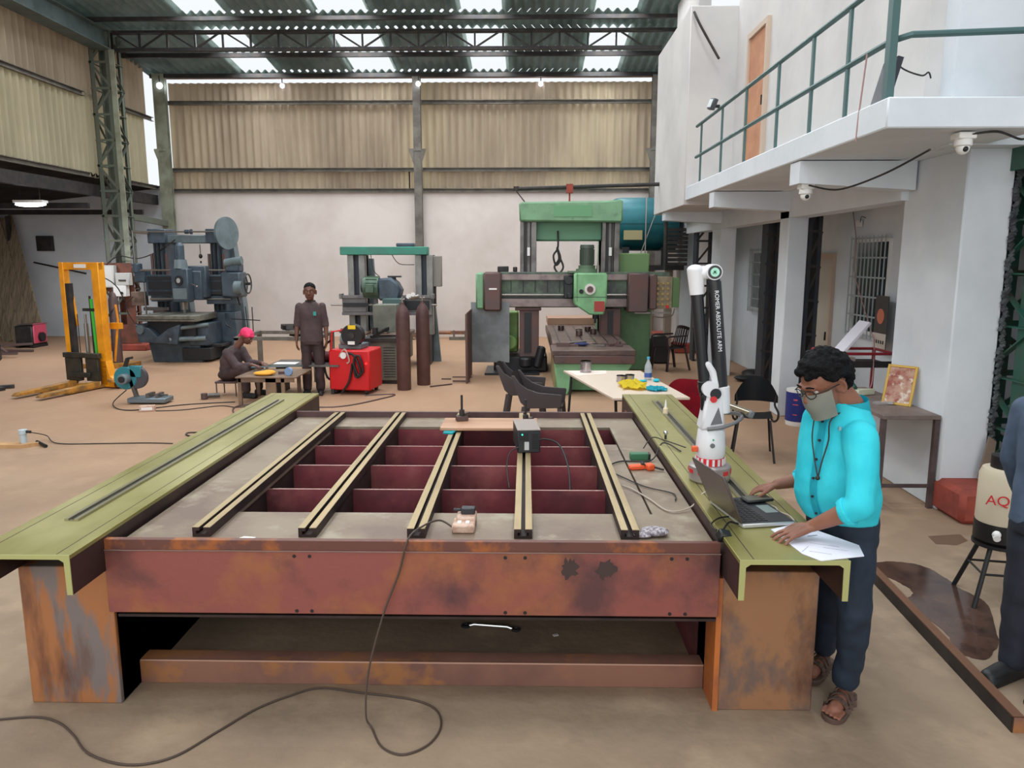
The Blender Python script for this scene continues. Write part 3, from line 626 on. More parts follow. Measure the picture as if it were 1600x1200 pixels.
ph = Thing('mobile_phone', 'black phone lying on the laptop keyboard under the right hand', 'phone', (1.17, 3.69, .895), math.radians(15))
ph.p('body', MB().box(-.075, .075, -.04, .04, 0, .014), M_black, bevel=.006); ph.p('glass', MB().box(-.068, .068, -.035, .035, .014, .0155), mat('phone_glass', (96, 100, 92), .1))
pp = MB().prism([(1.13, 3.34), (1.28, 3.42), (1.45, 3.15), (1.42, 3.03), (1.22, 2.975), (1.17, 3.05)], .003, axis='z', off=.8685)
ds = Thing('drawing_sheet', 'white printed drawing sheets overhanging the front of the right channel', 'paper', (1.29, 3.15, .8685), world=True)
ds.p('sheet', pp, mat('paper_white', (226, 226, 240), .7))
for k, (x, y, a, l) in enumerate([(1.27, 3.3, .3, .06), (1.26, 3.28, .3, .045), (1.29, 3.26, .3, .05), (1.3, 3.15, -.4, .12), (1.33, 3.1, -.4, .1), (1.2, 3.1, .9, .08), (1.25, 3.06, -.4, .09)]):
    ds.p('printed_line', MB().cbox((x, y, .8718), (l, .006 if k < 3 else .0015, .0006), rot=(0, 0, a)), mat('print_grey', (96, 100, 120), .7))
# ================================================================ machine tools
M_mg = mat('machine_grey', (76, 90, 102), .45, .2, col2=(60, 72, 84), scale=5, col3=(48, 56, 64), scale3=3, amt3=(.56, .7))
M_mgl = mat('machine_grey_pale', (112, 126, 132), .5, .1, col2=(94, 108, 112), scale=3)
M_way = mat('slideway', (112, 110, 108), .35, .6, col2=(86, 82, 80), scale=4)
M_wayd = mat('slideway_dark', (46, 48, 52), .4, .4)
M_shaft = mat('bright_shaft', (150, 146, 142), .3, .8)
M_mint = mat('machine_green', (122, 166, 130), .5, .05, col2=(108, 148, 116), scale=3, col3=(92, 122, 98), scale3=5, amt3=(.6, .72))
M_teal = mat('beam_teal', (60, 142, 122), .5, .1, col2=(70, 126, 112), scale=3)
M_mbr = mat('machine_brown', (92, 78, 78), .5, .3, col2=(104, 76, 72), scale=4)
M_tab = mat('worktable_steel', (132, 112, 104), .4, .5, col2=(108, 90, 84), scale=5)
# ---- A: grey double column boring machine
A = Thing('boring_machine', 'large blue grey double column boring machine at the back left', 'milling machine', (-6.9, 16, 0), world=True)
A.p('column', MB().box(-8.2, -7.84, 16.3, 16.75, .1, 2.5), M_mg, bevel=.012)
A.p('column', MB().box(-6.62, -6.27, 16.3, 16.75, .0, 2.5), M_mg, bevel=.012)
A.p('column_rear', MB().prism([(-8.1, .5), (-7.5, .5), (-7.55, 1.1), (-7.8, 2.45), (-8.1, 2.45)], .25, off=16.75), M_mgl, bevel=.008)
A.p('column_rear', MB().prism([(-6.6, .3), (-5.95, .3), (-6.0, 1.1), (-6.2, 2.45), (-6.6, 2.45)], .25, off=16.75), M_mgl, bevel=.008)
for x0 in (-8.17, -6.6): A.p('slideway', MB().box(x0, x0+.05, 16.27, 16.3, 1.0, 2.45).box(x0+.11, x0+.16, 16.24, 16.3, 1.0, 2.45).box(x0+.24, x0+.29, 16.27, 16.3, 1.0, 2.45), M_wayd)
for x0 in (-8.26, -6.68): A.p('slideway_cover', MB().box(x0, x0+.06, 16.25, 16.3, 1.4, 2.2).box(x0+.4, x0+.46, 16.25, 16.3, 1.4, 2.2), M_mbr)
A.p('column_cap', MB().box(-8.28, -7.78, 16.2, 16.75, 2.42, 2.72), M_mg, bevel=.015)
A.p('column_cap', MB().box(-6.68, -6.2, 16.2, 16.75, 2.42, 2.72), M_mg, bevel=.015)
A.p('top_beam', MB().box(-7.8, -6.65, 16.3, 16.5, 2.42, 2.6), M_mgl, bevel=.02)
A.p('top_shaft', MB().cyl((-8.62, 16.15, 2.66), (-6.2, 16.15, 2.66), .018, seg=10).cyl((-8.65, 16.15, 2.66), (-8.2, 16.15, 2.64), .035), M_shaft)
A.p('coupling', MB().cyl((-7.2, 16.15, 2.66), (-7.1, 16.15, 2.66), .045).cyl((-7.05, 16.15, 2.66), (-7.01, 16.15, 2.66), .055), M_mg)
A.p('belt_guard', MB().cyl((-6.12, 16.2, 2.63), (-6.05, 16.16, 2.63), .34, seg=32), M_mgl, label='pale round belt guard disc')
A.p('hook', MB().tube([(-6.9, 16.3, 2.4), (-6.9, 16.3, 2.1)], .01, 6).ball((-6.9, 16.3, 2.15), .05, 10).cyl((-6.9, 16.3, 2.05), (-6.9, 16.3, 2.0), .02), M_dark)
A.p('cross_rail', MB().box(-8.23, -5.75, 15.9, 16.24, 1.32, 1.76), M_mg, bevel=.01)
A.p('rail_way', MB().box(-8.15, -5.8, 15.86, 15.9, 1.66, 1.73).box(-8.15, -5.8, 15.86, 15.9, 1.35, 1.42).box(-8.15, -5.8, 15.88, 15.9, 1.46, 1.62), M_wayd)
A.p('feed_shaft', MB().cyl((-8.3, 15.85, 1.86), (-5.8, 15.85, 1.86), .02, seg=10).cyl((-8.1, 15.85, 1.26), (-5.9, 15.85, 1.26), .02, seg=10), M_shaft)
A.p('saddle', MB().box(-7.35, -6.55, 15.62, 15.9, 1.25, 1.85).box(-7.0, -6.45, 15.66, 15.9, 1.3, 1.95), M_mg, bevel=.02)
A.p('spindle_head', MB().box(-7.2, -6.76, 15.35, 15.62, 1.22, 1.9), M_mg, bevel=.02)
A.p('head_cover', MB().box(-7.16, -6.8, 15.33, 15.35, 1.28, 1.5), M_mgl, bevel=.004)
A.p('head_top', MB().cyl((-7.0, 15.5, 1.9), (-7.0, 15.5, 2.08), .17, .14, seg=20), M_mgl)
A.p('head_motor', MB().cyl((-7.0, 15.5, 2.08), (-7.0, 15.5, 2.36), .105, seg=20).cyl((-7.0, 15.5, 2.36), (-7.0, 15.5, 2.42), .105, .06, seg=20), M_mg)
A.p('dial', MB().cyl((-6.98, 15.35, 1.66), (-6.98, 15.31, 1.66), .1, seg=24), M_wayd); A.p('dial_ring', MB().cyl((-6.98, 15.315, 1.66), (-6.98, 15.30, 1.66), .05, seg=20), mat('dial_grey', (168, 170, 170), .4))
A.p('handle', MB().bar((-6.72, 15.4, 1.6), (-6.5, 15.3, 1.54), .02, .02).ball((-6.5, 15.3, 1.54), .025, 8), M_shaft)
A.p('spindle', MB().cyl((-6.98, 15.5, 1.22), (-6.98, 15.5, 1.06), .09, .08).cyl((-6.98, 15.5, 1.06), (-6.98, 15.5, .98), .045, .03).cyl((-6.98, 15.5, .98), (-6.98, 15.5, .9), .02), M_shaft)
A.p('side_gearbox', MB().box(-8.5, -8.2, 15.85, 16.15, 1.6, 1.85).cyl((-8.45, 15.95, 1.8), (-8.45, 15.95, 2.0), .12), M_mg, bevel=.02)
A.p('drop_shaft', MB().cyl((-8.6, 16.1, 1.9), (-8.6, 16.1, 2.66), .02).cyl((-8.3, 15.95, 0.8), (-8.3, 15.95, 1.7), .02), M_shaft)
A.p('end_gearbox', MB().box(-6.1, -5.6, 15.75, 16.2, 1.3, 1.82), M_mg, bevel=.03)
A.p('end_cover', MB().box(-6.0, -5.62, 15.8, 16.1, 1.82, 2.0), M_mg, bevel=.03)
A.p('end_motor', MB().cyl((-6.0, 15.85, 2.0), (-5.55, 15.85, 2.06), .09), M_mgl); A.p('end_hub', MB().cyl((-5.7, 15.7, 1.5), (-5.5, 15.7, 1.5), .14), M_mgl)
hw = MB().tube([(-5.42, 15.85+.2*math.cos(a*PI/10), 1.58+.2*math.sin(a*PI/10)) for a in range(21)], .018, 6)
for k in range(3): hw.bar((-5.42, 15.85, 1.58), (-5.42, 15.85+.2*math.cos(k*2.1), 1.58+.2*math.sin(k*2.1)), .02, .02)
A.p('handwheel', hw.cyl((-5.55, 15.85, 1.58), (-5.35, 15.85, 1.58), .03), M_wayd)
A.p('column_base', MB().box(-6.55, -5.85, 15.95, 16.3, 0, .98), M_mg, bevel=.015)
A.p('lower_bracket', MB().box(-8.15, -7.6, 15.95, 16.3, 1.2, 1.45), M_mg, bevel=.012); 
A.p('lower_bracket', MB().box(-6.6, -5.8, 15.9, 16.3, 1.15, 1.42), M_mg, bevel=.012)
A.p('machine_table', MB().box(-7.9, -6.35, 14.9, 16.0, .86, .98), mat('old_table', (128, 128, 118), .45, .3, col2=(96, 92, 84), scale=5), bevel=.01)
A.p('table_slot', MB().box(-7.85, -6.4, 14.896, 14.9, .9, .91).box(-7.6, -7.58, 14.92, 15.98, .98, .982).box(-7.2, -7.18, 14.92, 15.98, .98, .982).box(-6.8, -6.78, 14.92, 15.98, .98, .982), M_wayd)
A.p('knee', MB().box(-7.75, -6.5, 15.1, 16.2, .5, .86), M_wayd, bevel=.012)
A.p('cross_slide', MB().prism([(-7.9, .45), (-6.9, .4), (-6.8, .8), (-7.1, .72), (-7.4, .55), (-7.6, .72), (-7.95, .8)], .5, off=14.92), M_mg, bevel=.008)
A.p('slide_screw', MB().cyl((-7.1, 14.95, .5), (-6.3, 15.2, .5), .05), M_mgl); A.p('slide_screw', MB().cyl((-6.9, 15.0, .72), (-6.2, 15.2, .78), .04), M_mgl); A.p('slide_boss', MB().cyl((-7.8, 14.85, .7), (-7.8, 14.95, .7), .09), M_mgl)
A.p('lower_saddle', MB().box(-6.75, -6.25, 15.2, 16.2, .35, .8), M_mg, bevel=.015)
A.p('bed_base', MB().prism([(-7.75, 0), (-6.45, 0), (-6.5, .42), (-7.85, .42)], 1.1, off=15.25), M_mg, bevel=.008)
A.p('bed_slideway', MB().box(-6.95, -6.2, 15.2, 16.6, .05, .3).box(-6.7, -6.0, 15.4, 16.5, .3, .36), M_wayd, bevel=.008)
A.p('levers', MB().tube([(-5.75, 15.9, 1.3), (-5.6, 15.7, 1.15)], .02, 6).tube([(-6.1, 15.9, .95), (-6.0, 15.7, .75), (-5.85, 15.65, .68)], .018, 6, 3).tube([(-5.55, 15.9, 1.1), (-5.45, 15.85, .3)], .012, 6).bar((-5.9, 15.8, .85), (-5.1, 15.75, .82), .02, .02).bar((-5.3, 15.75, 1.1), (-5.3, 15.75, .4), .02, .02), M_wayd)
A.o.location.x = -6.98; A.o.scale = (.78, 1, 1)
tb = Thing('junction_box', 'small rusty junction box on a post left of the blue grey boring machine', 'junction box', (-8.25, 16.2, 0), world=True)
tb.p('box', MB().box(-8.45, -8.15, 16.1, 16.25, 1.1, 1.4), mat('tan_rust', (130, 110, 96), .7, col2=(96, 76, 66), scale=6), bevel=.01)
tb.p('arm', MB().box(-8.2, -7.7, 16.1, 16.2, 1.0, 1.07), M_way); tb.p('post', MB().box(-8.0, -7.78, 16.1, 16.3, 0, 1.0), M_mbr)
tb.p('cord', MB().tube([(-8.4, 16.08, 1.3), (-8.55, 16.05, 1.1), (-8.4, 16.05, .75), (-8.15, 16.05, .7), (-8.05, 16.05, .95)], .01, 6, smooth=5), M_dark)
# ---- B: small gantry mill with teal top beam
B = Thing('gantry_mill', 'small double column milling machine with a teal top beam at the middle of the back', 'milling machine', (-2.7, 15.2, 0), world=True)
B.p('top_beam', MB().box(-3.65, -1.93, 14.95, 15.25, 2.17, 2.33), M_teal, bevel=.012)
for nx, x0 in (('l', -3.52), ('r', -2.18)):
    B.p('column', MB().box(x0, x0+.12, 15.0, 15.3, .6, 2.17).box(x0+.22, x0+.34, 15.0, 15.35, .6, 2.17).box(x0, x0+.34, 15.2, 15.45, .6, 2.17), mat('column_silver', (140, 140, 138), .45, .4, col2=(112, 112, 110), scale=3), bevel=.006)
    B.p('column_recess', MB().box(x0+.12, x0+.22, 15.1, 15.21, .6, 2.17), mat('navy_recess', (44, 50, 64), .5))
B.p('rear_stay', MB().prism([(-3.35, 0), (-3.0, .5), (-3.1, 2.1), (-3.2, 2.1)], .1, off=15.45).prism([(-1.9, 0), (-1.75, 0), (-1.85, 1.2), (-1.95, 1.2)], .1, off=15.45), M_mgl)
mb = MB()
mb.box(-3.62, -1.85, 14.82, 14.95, 1.33, 1.39).box(-3.62, -1.85, 14.82, 14.95, 1.0, 1.06).box(-3.62, -3.15, 14.88, 14.95, 1.06, 1.33).box(-2.6, -1.85, 14.88, 14.95, 1.06, 1.33).box(-3.0, -2.92, 14.88, 14.95, 1.06, 1.33).box(-3.66, -3.6, 14.8, 14.96, 1.32, 1.42).box(-1.87, -1.8, 14.8, 14.96, 1.32, 1.42)
B.p('cross_rail', mb, mat('rail_silver', (124, 122, 122), .45, .4, col2=(104, 100, 104), scale=4), bevel=.006)
B.p('rail_slot', MB().box(-3.6, -3.1, 14.86, 14.88, 1.16, 1.24).box(-2.5, -1.9, 14.86, 14.88, 1.1, 1.28), M_wayd)
B.p('lead_screw', MB().cyl((-3.85, 14.9, 1.2), (-1.75, 14.9, 1.2), .02, seg=8), M_shaft)
mg = mat('motor_green', (84, 110, 90), .5, .1, col2=(70, 92, 78), scale=6)
mb = MB().cyl((-3.15, 14.75, 1.55), (-2.85, 14.75, 1.55), .2, seg=22)
for k in range(14):
    a = 2*PI*k/14; mb.cbox((-2.98, 14.75+.2*math.cos(a), 1.55+.2*math.sin(a)), (.22, .012, .03), rot=(a+PI/2, 0, 0))
B.p('motor', mb, mg); B.p('motor_box', MB().box(-3.08, -2.92, 14.5, 14.6, 1.45, 1.62), mg, bevel=.01); B.p('motor_end', MB().cyl((-3.2, 14.75, 1.55), (-3.15, 14.75, 1.55), .1), M_wayd)
B.p('head_casting', MB().prism([(-2.85, 1.3), (-2.45, 1.3), (-2.4, 1.5), (-2.48, 1.65), (-2.6, 1.74), (-2.85, 1.72)], .4, off=14.55), M_mg, bevel=.04)
B.p('head_cap', MB().box(-2.68, -2.42, 14.7, 14.8, 1.74, 1.77).cyl((-2.55, 14.75, 1.6), (-2.55, 14.75, 1.76), .03), M_wayd)
B.p('gear_head', MB().box(-2.75, -2.38, 14.45, 14.85, 1.1, 1.35).lathe([(0, .95), (.08, .95), (.15, 1.02), (.17, 1.15), (0, 1.15)], (-2.6, 14.6, 0)), mat('teal_grey', (70, 98, 96), .45), bevel=.02)
B.p('spindle', MB().cyl((-2.6, 14.6, .95), (-2.6, 14.6, .87), .05, .04).cyl((-2.6, 14.6, .87), (-2.6, 14.6, .8), .04, .1), M_shaft)
B.p('worktable', MB().box(-3.4, -2.3, 14.2, 15.6, .56, .66), M_tab, bevel=.01)
B.p('bed', MB().box(-3.1, -2.35, 14.2, 15.6, .1, .56), M_mg, bevel=.02)
B.p('pipe', MB().tube([(-3.05, 15.0, 2.2), (-3.0, 14.9, 1.9), (-2.85, 14.8, 1.75)], .008, 5, smooth=4).tube([(-2.65, 15, 2.2), (-2.5, 15, 2.0), (-2.2, 15, 1.98)], .008, 5, smooth=4), M_dark)
B.p('top_motor', MB().box(-2.55, -2.2, 15.0, 15.3, 2.33, 2.4), M_mg, bevel=.015)
B.p('control_box', MB().box(-1.88, -1.68, 15.1, 15.3, 1.55, 2.15), mat('box_grey', (140, 134, 128), .6), bevel=.01); B.p('control_arm', MB().box(-1.9, -1.8, 15.15, 15.25, 1.2, 1.55), M_dark)
B.p('column_foot', MB().box(-3.5, -3.2, 14.9, 15.5, 0, .62).box(-2.15, -1.9, 14.9, 15.5, 0, .62), M_wayd, bevel=.02)
wsingle('tin_box', MB().box(-3.35, -3.05, 14.3, 14.8, .67, .69).box(-3.0, -2.7, 14.6, 15.2, .67, .74), mat('bright_sheet', (196, 170, 150), .25, .7), 'bright sheet metal pieces on the table of the small gantry mill', 'sheet metal')
# grey ribbed cabinet in front of B
cb = Thing('coolant_cabinet', 'grey green ribbed steel cabinet between the red welder and the gas cylinders', 'cabinet', (-2.4, 12.9, 0), world=True)
M_cab = mat('cabinet_grey', (112, 116, 104), .55, col2=(96, 98, 90), scale=4)
cb.p('body', MB().box(-2.62, -2.08, 12.6, 13.1, .06, .72), M_cab, bevel=.01)
mb = MB()
for k in range(12): mb.box(-2.4, -2.2, 12.592, 12.6, .12+k*.045, .13+k*.045)
cb.p('foot', MB().box(-2.62, -2.08, 12.62, 12.68, 0, .06).box(-2.62, -2.08, 13.0, 13.06, 0, .06), M_dark)
cb.p('louvre', mb, M_dark); cb.p('top_box', MB().box(-2.62, -2.22, 12.9, 13.25, .85, 1.32), M_cab, bevel=.01)
cb.p('tool_rest', MB().box(-2.75, -2.05, 12.55, 13.15, .72, .78).bar((-2.6, 12.6, .8), (-2.3, 13, .95), .05, .05).cyl((-2.55, 12.7, .78), (-2.55, 12.7, .95), .05), M_dark)
# ---- C: big green planer mill
C = Thing('planer_mill', 'big green double column planer milling machine at the back right', 'milling machine', (.8, 14, 0), world=True)
C.p('top_beam', MB().prism([(-.12, 2.76), (1.73, 2.74), (1.73, 3.14), (1.4, 3.12), (-.1, 3.1), (-.13, 3.06)], .5, off=13.85), M_mint, bevel=.03)
C.p('name_plate', MB().box(.5, 1.18, 13.838, 13.85, 2.84, 3.04), mat('mint_dark', (100, 156, 112), .5), label='raised nameplate on the beam')
C.p('tie_beam', MB().box(.15, 1.42, 14.2, 14.5, 2.42, 2.8), mat('mint_bluish', (106, 160, 128), .5), bevel=.03)
for x0, x1 in ((-.11, .19), (1.38, 1.7)):
    C.p('column', MB().box(x0, x0+.07, 14.0, 14.6, .25, 2.8).box(x1-.1, x1, 14.0, 14.6, .25, 2.8).box(x0, x1, 14.12, 14.6, .25, 2.8), M_way, bevel=.006)
    C.p('column_recess', MB().box(x0+.08, x0+.13, 14.08, 14.12, .3, 2.75).box(x0+.18, x0+.2, 14.06, 14.12, .3, 2.75), M_wayd)
    C.p('column_stop', MB().box(x0+.13, x0+.18, 14.0, 14.12, 2.15, 2.3), M_white)
    C.p('rear_casting', MB().prism([(14.6, 0), (15.5, 0), (15.3, 1.0), (14.95, 2.7), (14.6, 2.7)], x1-x0-.04, axis='x', off=x0+.02), M_mint, bevel=.02)
C.p('cross_rail', MB().box(-.75, 2.6, 13.82, 14.0, 1.22, 1.86), mat('rail_core', (74, 82, 78), .5, .2, col2=(96, 116, 96), scale=5), bevel=.01)
C.p('rail_way', MB().box(-.45, 2.2, 13.76, 13.82, 1.72, 1.82).box(-.45, 2.2, 13.76, 13.82, 1.24, 1.38), mat('way_pale', (136, 124, 122), .35, .6, col2=(110, 98, 98), scale=4))
mb = MB()
for k in range(5): mb.box(-.28+k*.22, -.265+k*.22, 13.80, 13.82, 1.5, 1.71)
C.p('rail_rib', mb.box(-.45, 2.2, 13.79, 13.82, 1.38, 1.41), M_wayd)
C.p('lead_screw', MB().cyl((-.5, 13.77, 1.45), (2.2, 13.77, 1.45), .02), M_shaft)
C.p('end_box', MB().box(-.76, -.44, 13.55, 14.1, 1.17, 1.86), M_mbr, bevel=.03); C.p('end_casting', MB().box(-.9, -.75, 13.6, 14.2, 1.2, 1.85), M_mint, bevel=.03)
C.p('end_plate', MB().box(-.66, -.52, 13.54, 13.55, 1.55, 1.58), M_white)
C.p('end_box', MB().box(1.82, 2.18, 13.55, 14.1, 1.15, 1.84).box(2.2, 2.34, 13.6, 14.1, 1.2, 1.82), M_mbr, bevel=.02)
C.p('rail_motor', MB().box(-.52, -.32, 13.9, 14.1, 1.86, 1.96).cyl((-.2, 13.95, 1.86), (-.2, 13.95, 1.95), .04), M_dark, bevel=.01)
# head
C.p('head', MB().prism([(.85, 1.3), (1.12, 1.12), (1.38, 1.12), (1.42, 1.36), (1.42, 1.85), (.84, 1.85)], .42, off=13.35), mat('head_green', (132, 188, 138), .5, col2=(116, 168, 122), scale=4), bevel=.025)
C.p('head_joint', MB().box(.84, 1.425, 13.345, 13.35, 1.43, 1.437).box(.895, .9, 13.345, 13.35, 1.35, 1.85), M_dark)
C.p('dial', MB().cyl((1.12, 13.35, 1.57), (1.12, 13.31, 1.57), .095, seg=28), mat('dial_pale', (216, 208, 206), .35, .3)); C.p('dial_knob', MB().cyl((1.12, 13.31, 1.57), (1.12, 13.28, 1.57), .055, seg=20), M_mbr)
C.p('sight_glass', MB().cyl((.97, 13.35, 1.53), (.97, 13.335, 1.53), .04, seg=16), M_dark)
C.p('red_panel', MB().box(1.2, 1.38, 13.338, 13.35, 1.18, 1.36), mat('panel_red', (166, 62, 56), .5), label='red square cover panel')
mb = MB().cyl((1.08, 13.6, 1.98), (1.08, 13.6, 2.3), .12, .12, seg=24).cyl((1.08, 13.6, 2.28), (1.08, 13.6, 2.34), .13, .12, seg=24)
for k in range(20):
    a = 2*PI*k/20; mb.cbox((1.08+.122*math.cos(a), 13.6+.122*math.sin(a), 2.13), (.02, .008, .26), rot=(0, 0, a))
C.p('head_motor', mb, mat('motor_dark_green', (70, 82, 72), .5), sharp=25); C.p('motor_flange', MB().cyl((1.08, 13.6, 1.85), (1.08, 13.6, 1.92), .2, .19, seg=24).cyl((1.08, 13.6, 1.92), (1.08, 13.6, 1.98), .15, seg=24).box(.75, 1.3, 13.5, 13.8, 1.85, 1.88), mat('flange_green', (92, 118, 92), .5))
C.p('filler', MB().cyl((1.27, 13.5, 1.85), (1.27, 13.5, 1.98), .03).cyl((1.27, 13.5, 1.98), (1.27, 13.5, 2.05), .015), M_shaft)
C.p('head_side_gear', MB().box(.68, .84, 13.6, 13.8, 1.4, 1.8).cyl((.76, 13.55, 1.72), (.76, 13.6, 1.72), .08).cyl((.78, 13.56, 1.45), (.78, 13.6, 1.45), .05), M_wayd, bevel=.01)
C.p('spindle', MB().cyl((1.24, 13.55, 1.12), (1.24, 13.55, 1.04), .05).cyl((1.24, 13.55, 1.04), (1.24, 13.55, .96), .02), M_wayd)
C.p('coiled_cable', MB().tube([(.58, 14.1, 2.6), (.58, 14.05, 2.3), (.5, 14.0, 2.15), (.55, 14, 1.98), (.63, 14, 2.1), (.56, 14, 2.3), (.6, 14, 2.1), (.52, 14, 1.95), (.6, 13.98, 1.84), (.68, 14, 1.95), (.6, 14, 2.15)], .018, 8, smooth=6), M_dark)
C.p('mid_bracket', MB().box(-.2, .28, 13.85, 14.1, 1.16, 1.22).box(-.12, .24, 13.9, 14.1, .3, 1.18), M_mbr, bevel=.01)
C.p('mid_bracket_slot', MB().box(-.03, .1, 13.88, 13.905, .38, 1.12), M_wayd)
C.p('mid_bracket', MB().box(1.36, 1.74, 13.9, 14.1, .3, 1.2), M_mbr, bevel=.01); C.p('mid_bracket_slot', MB().box(1.5, 1.6, 13.88, 13.905, .38, 1.15), M_wayd)
C.p('left_gearbox', MB().box(-.52, -.14, 14.2, 14.9, .35, 1.1).cyl((-.45, 14.2, .85), (-.45, 14.05, .85), .12).cyl((-.3, 14.2, .55), (-.3, 14.0, .55), .14), mat('gear_yellowgreen', (128, 162, 88), .5, col2=(106, 142, 84), scale=4), bevel=.03)
C.p('right_cabinet', MB().box(1.75, 2.35, 14.3, 15.1, 0, 1.25), mat('cab_green', (98, 136, 96), .55, col2=(82, 116, 82), scale=2.5), bevel=.02)
C.p('right_upper_box', MB().box(1.72, 2.3, 14.3, 14.8, 1.8, 2.2), mat('box_green', (112, 146, 94), .55), bevel=.02)
C.p('base_machinery', MB().box(-.6, .4, 14.0, 15.2, 0, .3).cyl((.0, 13.85, .12), (.0, 13.85, .3), .12).cyl((.2, 13.9, .1), (.3, 13.9, .5), .08), M_wayd, bevel=.03)
C.p('chip_tray', MB().box(-.75, .25, 13.6, 14.6, 0, .04), M_wayd)
# bed & table
C.p('bed', MB().box(.62, 1.58, 11.9, 17.0, .02, .5), mat('bed_green', (126, 180, 136), .5, col2=(108, 156, 116), scale=3), bevel=.02)
C.p('bed_nose', MB().prism([(.5, .0), (.66, .0), (.74, .28), (1.5, .28), (1.62, .42), (1.66, .5), (.44, .5)], .2, off=11.62), mat('bed_green', (1, 1, 1)), bevel=.015)
C.p('bed_side', MB().box(.46, .62, 11.9, 13.6, .0, .48), mat('bed_tan', (164, 130, 96), .6, col2=(120, 150, 100), scale=4), bevel=.01)
C.p('table', MB().box(.44, 1.68, 11.55, 11.6+5.4, .5, .62), M_mbr, bevel=.006)
C.p('table_top', MB().box(.40, 1.7, 11.6, 12.35, .62, .70).box(.44, 1.66, 12.4, 15.8, .62, .73), M_tab, bevel=.008)
mb = MB()
for k in range(6): x = .56+k*.2; mb.box(x-.012, x+.012, 12.45, 15.5, .7305, .7315)
for z in (.645, .668, .69): mb.box(.42, 1.69, 11.595, 11.601, z-.003, z+.003)
C.p('table_slot', mb, M_wayd)
C.p('way_cover', MB().prism([(15.8, .73), (16.9, .72), (16.9, .85), (15.9, .9), (15.8, .88)], 1.2, axis='x', off=.45), mat('cover_tan', (176, 140, 118), .5, .3), bevel=.01)
C.p('table_bolt', MB().cyl((.58, 11.56, .56), (.58, 11.53, .56), .035, seg=6).cyl((1.5, 11.56, .56), (1.5, 11.53, .56), .035, seg=6), M_mbr)
# pendant & overhead pipe
C.p('pendant_pipe', MB().tube([(-.15, 14.0, 3.34), (2.5, 14, 3.42), (2.53, 14, 3.38), (2.53, 14, 1.9)], .035, 10), M_dark)
C.p('pipe_elbow', MB().cyl((2.45, 14, 3.42), (2.6, 14, 3.42), .05).cyl((2.53, 14, 3.3), (2.53, 14, 3.46), .05).cyl((-.18, 14, 3.3), (-.18, 14, 3.38), .05), M_dark)
C.p('pipe_hanger', MB().bar((.78, 14, 3.42), (.78, 14, 3.12), .03, .03).box(.72, .84, 13.95, 14.05, 3.26, 3.42), M_red, label='red pipe hanger')
C.p('pipe_stay', MB().bar((-.18, 14, 3.3), (-.02, 14, 3.1), .02, .02), M_dark)
C.p('pendant_box', MB().box(2.3, 2.65, 13.8, 14.0, 1.2, 1.78), mat('pendant_tan', (150, 138, 112), .55, col2=(130, 118, 98), scale=6), bevel=.01)
C.p('pendant_side', MB().box(2.65, 2.78, 13.82, 14.0, 1.22, 1.76), mat('pendant_green', (96, 130, 84), .55), bevel=.01)
mb = MB()
for r in range(5):
    for c in range(3): mb.cyl((2.38+c*.09, 13.8, 1.66-r*.095), (2.38+c*.09, 13.77, 1.66-r*.095), .024, seg=10)
C.p('push_button', mb, mat('button_gold', (178, 150, 96), .4, .4)); C.p('stop_button', MB().cyl((2.56, 13.8, 1.24), (2.56, 13.76, 1.24), .03), M_red2)
C.p('pendant_arm', MB().box(2.0, 2.65, 13.95, 14.0, 1.1, 1.13).tube([(2.3, 13.9, 1.18), (2.35, 13.9, 1.05), (2.65, 13.9, 1.05), (2.72, 13.9, 1.2)], .012, 6, smooth=4), M_shaft)
# rings and tools on the planer table
M_ring = mat('ring_steel', (110, 92, 88), .35, .7)
for i, (x, y) in enumerate([(.68, 14.6), (.98, 13.9), (.96, 13.6), (1.18, 14.4), (1.24, 13.9)]):
    r = MB().lathe([(.03, 0), (.058, 0), (.06, .01), (.06, .085), (.056, .09), (.03, .09), (.03, 0)], seg=22)
    single('steel_ring', r, M_ring, ['short steel ring on the planer table, leftmost of five', 'short steel ring on the planer table, left one of the middle pair', 'short steel ring on the planer table, nearest one left of centre', 'short steel ring on the planer table, farthest one right of centre', 'short steel ring on the planer table, rightmost of five'][i], 'ring', (x, y, .7325), 'steel rings on the planer table')
tl = [('shaft_rod', 'long bright rod across the near end of the planer table', MB().cyl((.5, 12.3, .72), (1.0, 12.5, .745), .015), M_shaft),
      ('cloth_rag', 'blue cloth rag among the tools on the planer table', MB().ball((.92, 12.2, .732), (.1, .07, .03), 9).ball((.84, 12.22, .727), (.06, .05, .025), 7), mat('rag_blue', (58, 66, 120), .9, col2=(40, 44, 80), scale=30, bump=1)),
      ('shiny_spanner', 'shiny spanner right of the blue rag on the planer table', MB().bar((1.05, 12.25, .71), (1.28, 12.15, .72), .05, .02).cbox((1.13, 12.3, .725), (.09, .04, .03), rot=(0, 0, .7)), M_shaft),
      ('brown_vice', 'rust brown vice block on the left of the planer table end', MB().box(.5, .7, 12.1, 12.2, .7, .76).box(.62, .85, 12.14, 12.24, .7, .73), M_mbr),
      ('clamp_set', 'dark clamps at the right of the planer table end', MB().bar((1.3, 12.25, .73), (1.55, 12.1, .72), .03, .03).cyl((1.5, 12.2, .7), (1.5, 12.2, .78), .04).cbox((1.38, 12.15, .72), (.08, .05, .05), rot=(0, 0, .4)), M_mbr)]
for n_, l_, mb_, m_ in tl: wsingle(n_, mb_, m_, l_, n_.split('_')[1])
